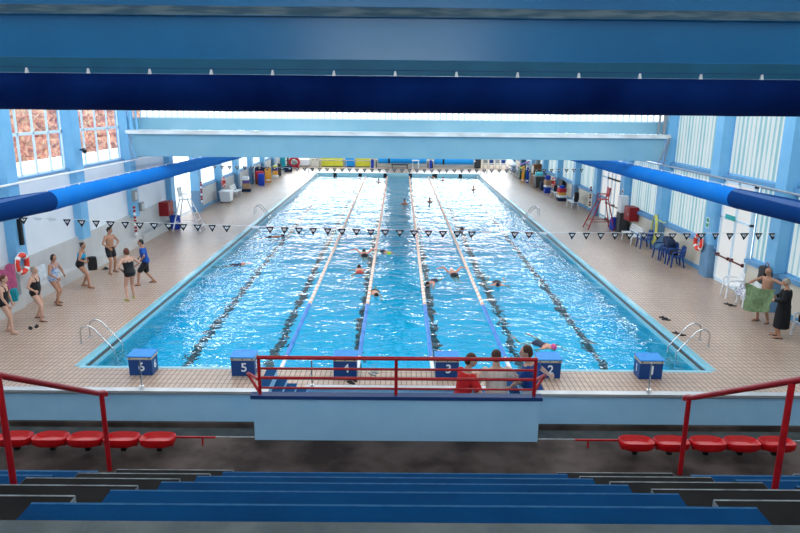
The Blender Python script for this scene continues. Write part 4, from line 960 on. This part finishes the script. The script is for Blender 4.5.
bag('bucket_bag', 'blue bag hanging low beside the white lifeguard chair', (-11.85, 19.0, 0), .2, (.5, .45, .75), BLUB); bag('bucket_bag', 'blue bag leaning beside the red lifeguard chair', (11.95, 19.85, 0), .2, (.5, .45, .7), BLUB)
t = thing('speaker_cabinet', 'white and grey cabinet standing on end behind the red lifeguard chair', 'cabinet', (12.1, 19.3, 0)); b = B(); b.box(-.22, .22, -.3, .3, 0, 1.05); b.obj('body', DGR, t, bevel=.01); b = B(); b.box(-.2, .2, -.28, .28, 1.05, 1.95); b.obj('upper_box', M['whiteplastic'], t, bevel=.01)
# right near side
mono('white plastic chair nearest the double doors on the right', (11.85, 6.75, 0), -PI / 2 - .15, M['whiteplastic'], 'white chairs on the right'); mono('white plastic chair with a striped towel over its seat', (11.9, 5.75, 0), -PI / 2 - .1, M['whiteplastic'], 'white chairs on the right')
mono('white plastic chair cut by the right edge behind the robed person', (11.95, 2.55, 0), -PI / 2 + .1, M['whiteplastic'], 'white chairs on the right')
towel('striped_towel', 'striped white towel hanging over the second white chair', lambda u, v: (11.62 + .35 * u - .12 * max(0, v - .5), 5.42 + .6 * v + .02 * math.sin(9 * u), .70 - .35 * abs(1 - u) ** 1.5 + .02 * math.sin(14 * v)), 14, 14, WTW)
towel('green_towel', 'olive green towel held open by the bald bare man', lambda u, v: (10.82 + .16 * u + .05 * math.sin(8 * u + 3 * v), 4.05 - 1.25 * u + .03 * math.sin(11 * v), 1.25 + .12 * u - (.85 - .2 * u) * v - .06 * math.sin(PI * u)), 18, 14, OLV)
bag('backpack', 'black backpack with red panel hung on the right pillar behind the bare man', (12.06, 5.25, .92), 1.45, (.5, .24, .58), M['black'], 'backpack', True, RED)
t = bag('dark_bag', 'black bag lying on the white chair at the right edge', (11.95, 2.55, .455), .4, (.42, .34, .3), M['black'])
def flipflops(label, x, y, rz, m=None):
    t = thing('flip_flops', label, 'flip-flops', (x, y, 0), rz)
    for s, a in ((-.085, .1), (.085, -.25)):
        b = B(); R = Mx.Translation((s, s * .5, 0)) @ Rz(a)
        b.loft([[b.bm.verts.new(R @ V((.052 * math.sin(2 * PI * j / 16), .14 * math.cos(2 * PI * j / 16), z))) for j in range(16)] for z in (.002, .024)])
        o = b.obj('sole', m or M['black'], t); b = B(); b.tube([R @ V((.045, -.01, .02)), R @ V((0, .045, .065)), R @ V((-.045, -.01, .02))], .012, 6); b.obj('strap', m or M['black'], o)
flipflops('pair of black flip-flops lying right of the pool, farther from the ladder', 8.5, 4.2, 1.2); flipflops('pair of dark flip-flops at the pool edge by the near right ladder', 8.35, 2.75, 1.5); flipflops('black flip-flops on the floor in front of the white chairs', 11.35, 5.75, 1.4)
flipflops('black sandals on the deck near the left edge woman', -10.75, 2.9, .6); flipflops('dark flip-flops at the left wall behind the bare chested man', -11.75, 10.1, 1.3); flipflops('black sandals in front of starting block 4', -1.05, -.82, .7); flipflops('grey flip-flops to the right of starting block 4', -.55, -.3, .7, GRY)
# mid right: yellow hose, blue chairs, white bench
bench('white slatted bench against the right wall below the hose cabinet', (11.6, 16.4, 0), -PI / 2, 1.6)
mono('blue plastic chair standing alone next to the white bench', (11.75, 15.0, 0), -PI / 2, M['blueplastic'], 'blue chairs on the right'); mono('blue plastic chair farthest of the three grouped blue chairs', (11.7, 12.75, 0), -PI / 2 + .1, M['blueplastic'], 'blue chairs on the right'); mono('middle blue plastic chair of the three, partly under the black bag', (11.75, 12.05, 0), -PI / 2, M['blueplastic'], 'blue chairs on the right'); mono('blue plastic chair nearest the camera of the three grouped', (11.75, 11.3, 0), -PI / 2 - .1, M['blueplastic'], 'blue chairs on the right')
bag('gym_bag', 'long navy bag slung over the backs of the blue chairs', (11.85, 12.4, .68), PI / 2 - .2, (1.1, .34, .34), M['navy']); bag('dark_bag', 'small black bag on the seat of the nearest blue chair', (11.75, 11.6, .455), 1.5, (.4, .3, .22), M['black'])
t = thing('garden_hose', 'coiled yellow hose hanging on the right hand pillar', 'hose', (12.1, 14.75, 1.0)); b = B()
for k in range(4): b.tube([(-.02 * k, (.30 - .02 * k) * math.cos(a * PI / 12), (.72 - .03 * k) * math.sin(a * PI / 12) - .05) for a in range(24)], .022, 8, True)
b.obj('hose_coil', HOSE, t, True); b = B(); b.tube([(0, .1, .65), (.0, -.2, .5), (.02, -.8, .42), (.02, -1.2, .5)], .022, 8); b.obj('loose_end', HOSE, t, True)
# left near: pink towel on a hook, bags at the bench
towel('pink_towel', 'pink towel hanging on the wall at the left edge', lambda u, v: (-12.06 + .04 * math.sin(9 * u), 3.75 + .75 * u + .05 * v * (u - .5), 1.55 - .85 * v - .05 * math.sin(7 * u)), 14, 12, PNK)
bag('dark_bag', 'black sports bag held beside the woman in turquoise top', (-11.15, 7.78, .55), .5, (.32, .26, .5), M['black'], 'bag', False)
towel('white_towel', 'pale blue and white towel hung on the wall behind the woman in blue', lambda u, v: (-12.04 + .03 * math.sin(9 * u), 5.75 + .5 * u, 1.15 - .5 * v), 10, 10, mat('pale_towel', (.50, .62, .72), .85, c2=(.75, .78, .80), nscale=12))
bag('blue_bag', 'teal bag on the low wall ledge behind the grey haired woman', (-12.2, 4.3, .40), .4, (.5, .34, .42), TEAL)
# left far side
def bin_(label, loc, rz, sz, m, lid):
    t = thing('storage_bin', label, 'bin', loc, rz); x, y, z = sz
    b = B(); b.loft([[b.bm.verts.new((sx * x / 2 * f, sy * y / 2 * f, zz_)) for sx, sy in ((-1, -1), (1, -1), (1, 1), (-1, 1))] for zz_, f in ((.1, .86), (z, 1), )]); b.obj('tub', m, t, bevel=.03)
    b = B(); b.box(-x * .53, x * .53, -y * .53, y * .53, z, z + .08); b.obj('lid', lid, t, bevel=.02)
    for sx in (-1, 1):
        for sy in (-1, 1): b = B(); b.tube([(sx * x * .34 - .02, sy * y * .34, .055), (sx * x * .34 + .02, sy * y * .34, .055)], .055, 10); b.obj('wheel', M['black'], t, True)
bin_('white wheeled storage bin on the left deck below the small lifebuoy', (-11.65, 28.9, 0), 0, (.75, .95, .74), M['whiteplastic'], M['whiteplastic'])
bench('white bench on the left deck just beyond the white bin', (-11.7, 32.0, 0), PI / 2, 1.6); bench('white bench on the left deck beyond the orange boards', (-11.7, 43.2, 0), PI / 2, 1.6); bench('farthest white bench on the left deck', (-11.7, 48.8, 0), PI / 2, 1.8)
def stack(base, items):
    z = 0
    for (nm, lb, sz, m, r) in items:
        sz = (sz[0], sz[1], sz[2] * .85)
        bag(nm, lb, (base[0], base[1], z), r, sz, m, 'bag', False); z += sz[2] * .97
stack((-11.65, 34.8), [('folded_mat', 'dark blue mat at the foot of the left tan bag pile', (1.1, .9, .28), M['navy'], 0), ('cloth_bundle', 'tan cloth bundle in the left pile below the purple one', (.95, .8, .5), TAN, .2), ('cloth_bundle', 'purple cloth bundle in the left pile below the white towels', (.85, .8, .3), PUR, .1), ('towel_pile', 'white folded towels topping the pile on the left deck', (.8, .75, .32), M['whiteplastic'], 0)])
stack((-11.65, 39.9), [('big_bag', 'large brown bag under the red one by the left wall', (1.1, 1.0, .55), BRN, 0), ('big_bag', 'large red bag on top by the left wall', (1.1, 1.0, .75), REDB, .1)]); bag('ball_bag', 'bright blue round bag in front of the red one on the left', (-11.3, 38.8, 0), .2, (.85, .8, 1.0), BLUB)
def board(name, label, loc, rz, sz, m):
    t = thing(name, label, 'board', loc, rz); x, y, z = sz; x *= .7; b = B(); b.prism([(-x / 2, 0), (x / 2, 0), (x / 2, z * .86), (x * .3, z), (-x * .3, z), (-x / 2, z * .86)], 'y', -y / 2, y / 2); b.obj('panel', m, t, bevel=.02); b = B(); b.prism([(-x * .36, z * .1), (x * .36, z * .1), (x * .36, z * .2), (-x * .36, z * .2)], 'y', -y / 2 - .01, -y / 2); b.obj('stripe', M['white'], t)
board('float_board', 'tall navy foam board beside the orange one on the left deck', (-11.95, 41.3, 0), .3, (1.1, .3, 1.35), M['navy']); board('float_board', 'tall orange foam board on the left deck', (-11.2, 41.2, 0), .3, (.75, .3, 1.3), ORG)
bag('blue_bag', 'dark blue bag lying on the middle left bench', (-11.75, 43.0, .44), 1.5, (.9, .5, .7), M['navy']); bag('blue_bag', 'bright blue bag at the end of the middle left bench', (-11.6, 42.3, .44), 1.5, (.5, .45, .45), BLUB)
stack((-11.3, 45.2), [('foam_pile', 'white foam block at the foot of the small orange pile', (.8, .8, .3), M['whiteplastic'], 0), ('foam_pile', 'orange foam block in the small left pile', (.8, .8, .45), ORG, .2), ('foam_pile', 'purple foam block topping the small left pile', (.75, .7, .35), PUR, 0), ('foam_pile', 'yellow foam piece lying topmost on the small left pile', (.6, .6, .22), YEL, .3)])
bag('gear_bag', 'tall dark bag standing past the small orange pile', (-11.2, 46.8, 0), 0, (.55, .5, 1.15), DGR); bag('gear_bag', 'teal bundle high against the far left wall', (-11.85, 52.5, .0), 0, (.9, .9, 1.35), TEAL); bag('gear_bag', 'dark navy bag on the deck before the far left rack', (-11.0, 50.6, 0), .3, (1.3, .8, .6), M['navy'])
t = thing('rack', 'dark metal rack standing at the far left wall', 'rack', (-11.9, 56.0, 0))
for sx in (-.9, 0, .9): b = B(); b.box(sx - .06, sx + .06, -.3, .3, 0, 1.1); b.obj('upright', DGR, t)
for z in (.2, .62, 1.04): b = B(); b.box(-.9, .9, -.3, .3, z, z + .06); b.obj('tray', DGR, t)
t = thing('hose_reel', 'large red hose reel with grey hub at the far left', 'reel', (-11.0, 54.6, .62)); b = B(); b.torus((0, 0, 0), .48, .13, 'y', 32, 10); b.obj('wheel', REDB, t, True); b = B(); b.tube([(0, -.25, 0), (0, .25, 0)], .24, 16); b.obj('hub', GRY, t, True); b = B(); b.box(-.5, .5, .1, .2, -.62, -.5); b.box(-.06, .06, .1, .2, -.55, 0); b.obj('stand', REDB, t)
t = thing('drum_box', 'pale grey plastic box beside the red reel at the far wall', 'box', (-10.3, 56.3, 0)); b = B(); b.box(-.7, .7, -.4, .4, .15, .85); b.obj('body', M['whiteplastic'], t, bevel=.08); b = B(); b.box(-.72, .72, -.42, .42, .1, .17); b.obj('base', GRY, t)
t = thing('locker', 'grey beige steel locker left of the yellow mats', 'locker', (-9.0, 56.5, 0)); b = B(); b.box(-.42, .42, -.35, .35, 0, 1.15); b.obj('body', M['dado'], t, bevel=.01)
for sx in (-.2, .2): b = B(); b.box(sx - .18, sx + .18, -.37, -.35, .08, 1.08); d = b.obj('door', M['cream'], t); b = B(); b.box(sx - .05, sx + .05, -.385, -.37, .7, .85); b.obj('handle', M['black'], d)
def matw(label, x0, x1, m):
    t = thing('gym_mat', label, 'mat', ((x0 + x1) / 2, 56.75, 0)); w = x1 - x0; b = B(); b.box(-w / 2, w / 2, -.12, .12, .06, .98); b.obj('pad', m, t, bevel=.03); b = B(); b.box(-w / 2 + .05, w / 2 - .05, -.13, .13, 0, .06); b.obj('foot', DGR, t)
matw('long yellow mat standing at the far wall, left of the blue mat', -8.35, -6.05, YEL); matw('blue mat standing at the far wall between the yellow mats', -5.75, -4.75, BLU); matw('shorter yellow mat standing at the far wall, right of the blue mat', -4.6, -3.0, YEL)
t = thing('handrail', 'grey horizontal rail on posts before the yellow mats', 'railing', (-5.6, 56.35, 0)); b = B(); b.tube([(-2.9, 0, .72), (2.7, 0, .72)], .04, 8); b.obj('rail_bar', M['coping'], t, True)
for x in (-2.8, 0, 2.6): b = B(); b.tube([(x, 0, 0), (x, 0, .72)], .03, 8); b.obj('post', M['coping'], t, True)
def roll(label, x0, x1, z):
    t = thing('cover_roller', label, 'pool cover roller', ((x0 + x1) / 2, 56.2, 0)); w = x1 - x0
    b = B(); n = 24; b.tube([(-w / 2 + w * i / n, 0, z) for i in range(n + 1)], [.33 + .008 * math.sin(i * 2.1) for i in range(n + 1)], 24); b.obj('rolled_cover', BLU, t, True)
    b = B(); b.tube([(-w / 2 - .25, 0, z), (w / 2 + .25, 0, z)], .07, 10); b.obj('axle', M['steel'], t, True)
    for s in (-1, 1): b = B(); x = s * (w / 2 + .18); b.tube([(x, -.4, 0), (x, 0, z), (x, .4, 0)], .045, 8); b.obj('trestle', DGR, t, True)
    b = B(); b.tube([(-w * .29, 0, z), (-w * .29 + .18, 0, z)], .342, 24); b.obj('strap', M['black'], t, True)
roll('long blue rolled pool cover on its trestles at the far wall, left of centre', -2.15, 3.1, .78); roll('second blue rolled pool cover on trestles at the far wall, to the right', 3.95, 8.2, .72)
bag('blue_bag', 'bright blue bag on the floor left of the long rolled cover', (-2.75, 55.6, 0), 0, (.5, .5, .95), BLUB); bag('blue_bag', 'bright blue bag between the two rolled covers', (3.55, 55.6, 0), 0, (.45, .45, .9), BLUB)
t = thing('step_stool', 'pale trolley standing before the long blue rolled cover', 'trolley', (1.9, 55.2, 0))
for sx in (-.3, .3):
    b = B(); b.tube([(sx, -.3, 0), (sx, 0, .9), (sx, .3, 0)], .035, 8); b.obj('side_frame', M['whiteplastic'], t, True)
b = B(); b.box(-.4, .4, -.15, .15, .82, .92); b.obj('top_tray', M['whiteplastic'], t, bevel=.02)
t = thing('side_table', 'low dark table in front of the long blue rolled cover', 'table', (.2, 55.1, 0)); b = B(); b.box(-.9, .9, -.3, .3, .38, .46); b.obj('table_top', M['navy'], t)
for x in (-.8, .8): b = B(); b.box(x - .04, x + .04, -.25, .25, 0, .38); b.obj('leg', DGR, t)
t = thing('loud_cabinet', 'narrow black cabinet at the far wall right of the rolled covers', 'cabinet', (8.75, 56.6, 0)); b = B(); b.box(-.3, .3, -.3, .3, 0, 1.0); b.obj('body', M['black'], t, bevel=.02); b = B(); b.box(-.22, .22, -.32, -.3, .1, .9); b.obj('door', DGR, t)
# far right row of folding chairs and loungers
def folding(label, loc, rz, m, group):
    t = thing('folding_chair', label, 'chair', loc, rz, group)
    b = B(); b.box(-.22, .22, -.22, .2, .43, .46); b.obj('seat', m, t); b = B(); b.box(-.22, .22, .22, .25, .55, .92); b.obj('backrest', m, t)
    for s in (-1, 1):
        b = B(); b.tube([(s * .24, -.25, 0), (s * .24, .24, .93)], .018, 6); b.obj('front_leg', M['greymetal'], t, True); b = B(); b.tube([(s * .24, .3, 0), (s * .24, -.18, .45)], .018, 6); b.obj('rear_leg', M['greymetal'], t, True)
for k, x in enumerate((9.55, 10.2, 10.85, 11.5)):
    folding(('grey blue folding chair at the far wall, ' + ('first', 'second', 'third', 'last')[k] + ' to the right of the black cabinet'), (x, 56.2, 0), 0, (GRY, M['blueplastic'])[k % 2], 'folding chairs at the far right wall')
for k, y in enumerate((53.2, 51.6, 50.0, 48.4, 46.9)):
    folding('dark blue folding chair on the far right deck, ' + ('farthest', 'second farthest', 'middle one', 'second nearest', 'nearest')[k] + ' of the row', (11.5, y, 0), -PI / 2, M['blueplastic'], 'folding chairs along the right deck')
t = thing('sun_lounger', 'white curved lounger lying across the far right chairs', 'lounger', (11.35, 50.5, .95)); b = B(); b.loft([[b.bm.verts.new((sx, y, z + dz)) for sx, dz in ((-.3, 0), (.3, 0), (.3, .08), (-.3, .08))] for y, z in ((2.6, .25), (1.8, .30), (.6, .25), (-.6, .12), (-1.6, -.02))]); b.obj('shell', M['whiteplastic'], t)
for y, z in ((2.0, .28), (-1.0, .06)): b = B(); b.box(-.25, .25, y - .04, y + .04, z - .1, z); b.obj('support', GRY, t)
t = thing('tall_box', 'dark teal tall box against the far right wall', 'box', (12.0, 47.6, 0)); b = B(); b.box(-.22, .22, -.35, .35, 0, 1.9); b.obj('body', mat('dark_teal', (.01, .09, .16), .5), t, bevel=.02); b = B(); b.box(-.24, -.22, -.3, .3, .1, 1.8); b.obj('door', mat('dark_teal2', (.012, .11, .19), .5), t)
bag('gear_bag', 'yellow green net bag at the far right beside the dark teal box', (11.6, 45.9, .6), 0, (.8, .9, .5), mat('lime_net', (.42, .52, .12), .6)); t = thing('cart_wheel', 'large dark green hose drum under the yellow green bag', 'drum', (11.6, 45.7, .5)); b = B(); b.tube([(-.3, 0, 0), (.3, 0, 0)], .46, 24); b.obj('drum', GRN, t, True); b = B(); b.box(-.35, .35, -.4, .4, -.5, -.42); b.obj('stand', DGR, t)
for k, (lb, x, m, h_) in enumerate((('orange foam board upright in the right hand board rack', 11.15, ORG, 1.45), ('bright blue foam board in the right hand board rack', 11.5, BLUB, 1.35), ('pale yellow foam board upright nearest the wall in the rack', 11.85, mat('pale_yellow', (.75, .62, .25), .6), 1.4))): board('float_board', lb, (x, 42.9 - .3 * k, 0), -.25, (.33, .5, h_), m)
towel('blue_sheet', 'blue and red sheet tilted over the top of the board rack', lambda u, v: (11.0 + .9 * u, 44.4 - .8 * v, 1.45 + .3 * u + .03 * math.sin(8 * v)), 8, 8, mat('blue_red_sheet', (.02, .16, .60), .5, c2=(.55, .05, .10), nscale=2.5), 'sheet', .03)
bin_('dark grey basket with a cyan cloth on top, right deck', (11.75, 39.0, 0), 0, (.85, 1.3, .95), DGR, GRY); bag('cloth_bundle', 'cyan cloth bundle on the dark grey basket', (11.7, 38.95, 1.03), 0, (.9, 1.1, .28), CYA, 'cloth', False); t = thing('shelf_box', 'brown wooden crate standing behind the grey basket', 'crate', (12.05, 41.3, 0))
b = B(); b.box(-.4, .4, -.5, .5, .0, 1.75); b.obj('body', BRN, t, bevel=.02); b = B(); b.box(-.42, -.4, -.4, .4, 1.0, 1.6); b.obj('label_plate', M['cream'], t)
bag('gear_bag', 'grey cone shaped bag on top of the brown crate', (12.05, 41.2, 1.75), 0, (.6, .6, .5), GRY); bag('gear_bag', 'navy bag on the deck between grey basket and tan pile', (11.75, 37.3, 0), 0, (.8, .9, .7), M['navy'])
stack((11.7, 35.6), [('cloth_bundle', 'bright blue bag at the foot of the right pile', (.8, .8, .55), BLUB, 0), ('cloth_bundle', 'white cloth bundle low in the right pile', (.75, .75, .2), M['whiteplastic'], .3), ('cloth_bundle', 'tan cloth bundle in the right pile under the blue top', (.8, .8, .5), TAN, .2), ('cloth_bundle', 'blue bag topping the right pile', (.6, .6, .4), BLUB, .1)])
bench('white bench on the right deck below the black wall box', (11.7, 32.9, 0), -PI / 2, 1.4); bag('dark_bag', 'black bag lying on the right bench near the tan pile', (11.75, 33.1, .44), 1.4, (.8, .45, .45), M['black']); t = thing('wall_box', 'black box fixed on the right wall over the bench', 'box', (12.3, 33.4, 1.0)); b = B(); b.box(-.12, .16, -.5, .5, -.25, .25); b.obj('body', M['black'], t, bevel=.02); b = B(); b.box(-.14, -.12, -.4, .4, -.2, .2); b.obj('door', DGR, t)
stack((11.75, 31.2), [('big_bag', 'dark bag at the foot of the red pile under the lifebuoy', (1.0, 1.1, .3), M['navy'], 0), ('big_bag', 'white bundle in the red pile under the lifebuoy', (1.0, 1.1, .22), M['whiteplastic'], .1), ('big_bag', 'orange bundle in the red pile under the lifebuoy', (.95, 1.0, .22), ORG, 0), ('big_bag', 'red bag in the pile under the lifebuoy', (.9, .9, .35), REDB, .2), ('big_bag', 'blue bag topping the pile under the lifebuoy', (.5, .6, .25), BLUB, 0)])
bench('white slatted bench with a round black bag on the right deck', (11.7, 28.0, 0), -PI / 2, 1.5); bag('round_bag', 'round black bag on the white slatted bench', (11.85, 27.6, .44), 1.3, (.75, .5, .65), M['black'])

# ------------------------------------------------------------------ light and picture
w = bpy.data.worlds.new('world'); SC.world = w; w.use_nodes = True
nt = w.node_tree; bg = nt.nodes['Background']; bg.inputs[0].default_value = (.80, .90, 1.0, 1); bg.inputs[1].default_value = 2.6
sd = bpy.data.lights.new('sun', 'SUN'); sd.energy = 4.5; sd.angle = .02; so = bpy.data.objects.new('sun', sd); COL.objects.link(so)
so.rotation_euler = V((-.55, .25, -.8)).to_track_quat('-Z', 'Y').to_euler()
vs = SC.view_settings; vs.view_transform = 'Standard'; vs.look = 'None'; vs.exposure = EXPO; vs.gamma = 1; vs.use_curve_mapping = False
SC.cycles.caustics_refractive = True; SC.cycles.caustics_reflective = True
SC.cycles.max_bounces = 14; SC.cycles.transmission_bounces = 10; SC.cycles.transparent_max_bounces = 12; SC.cycles.diffuse_bounces = 5
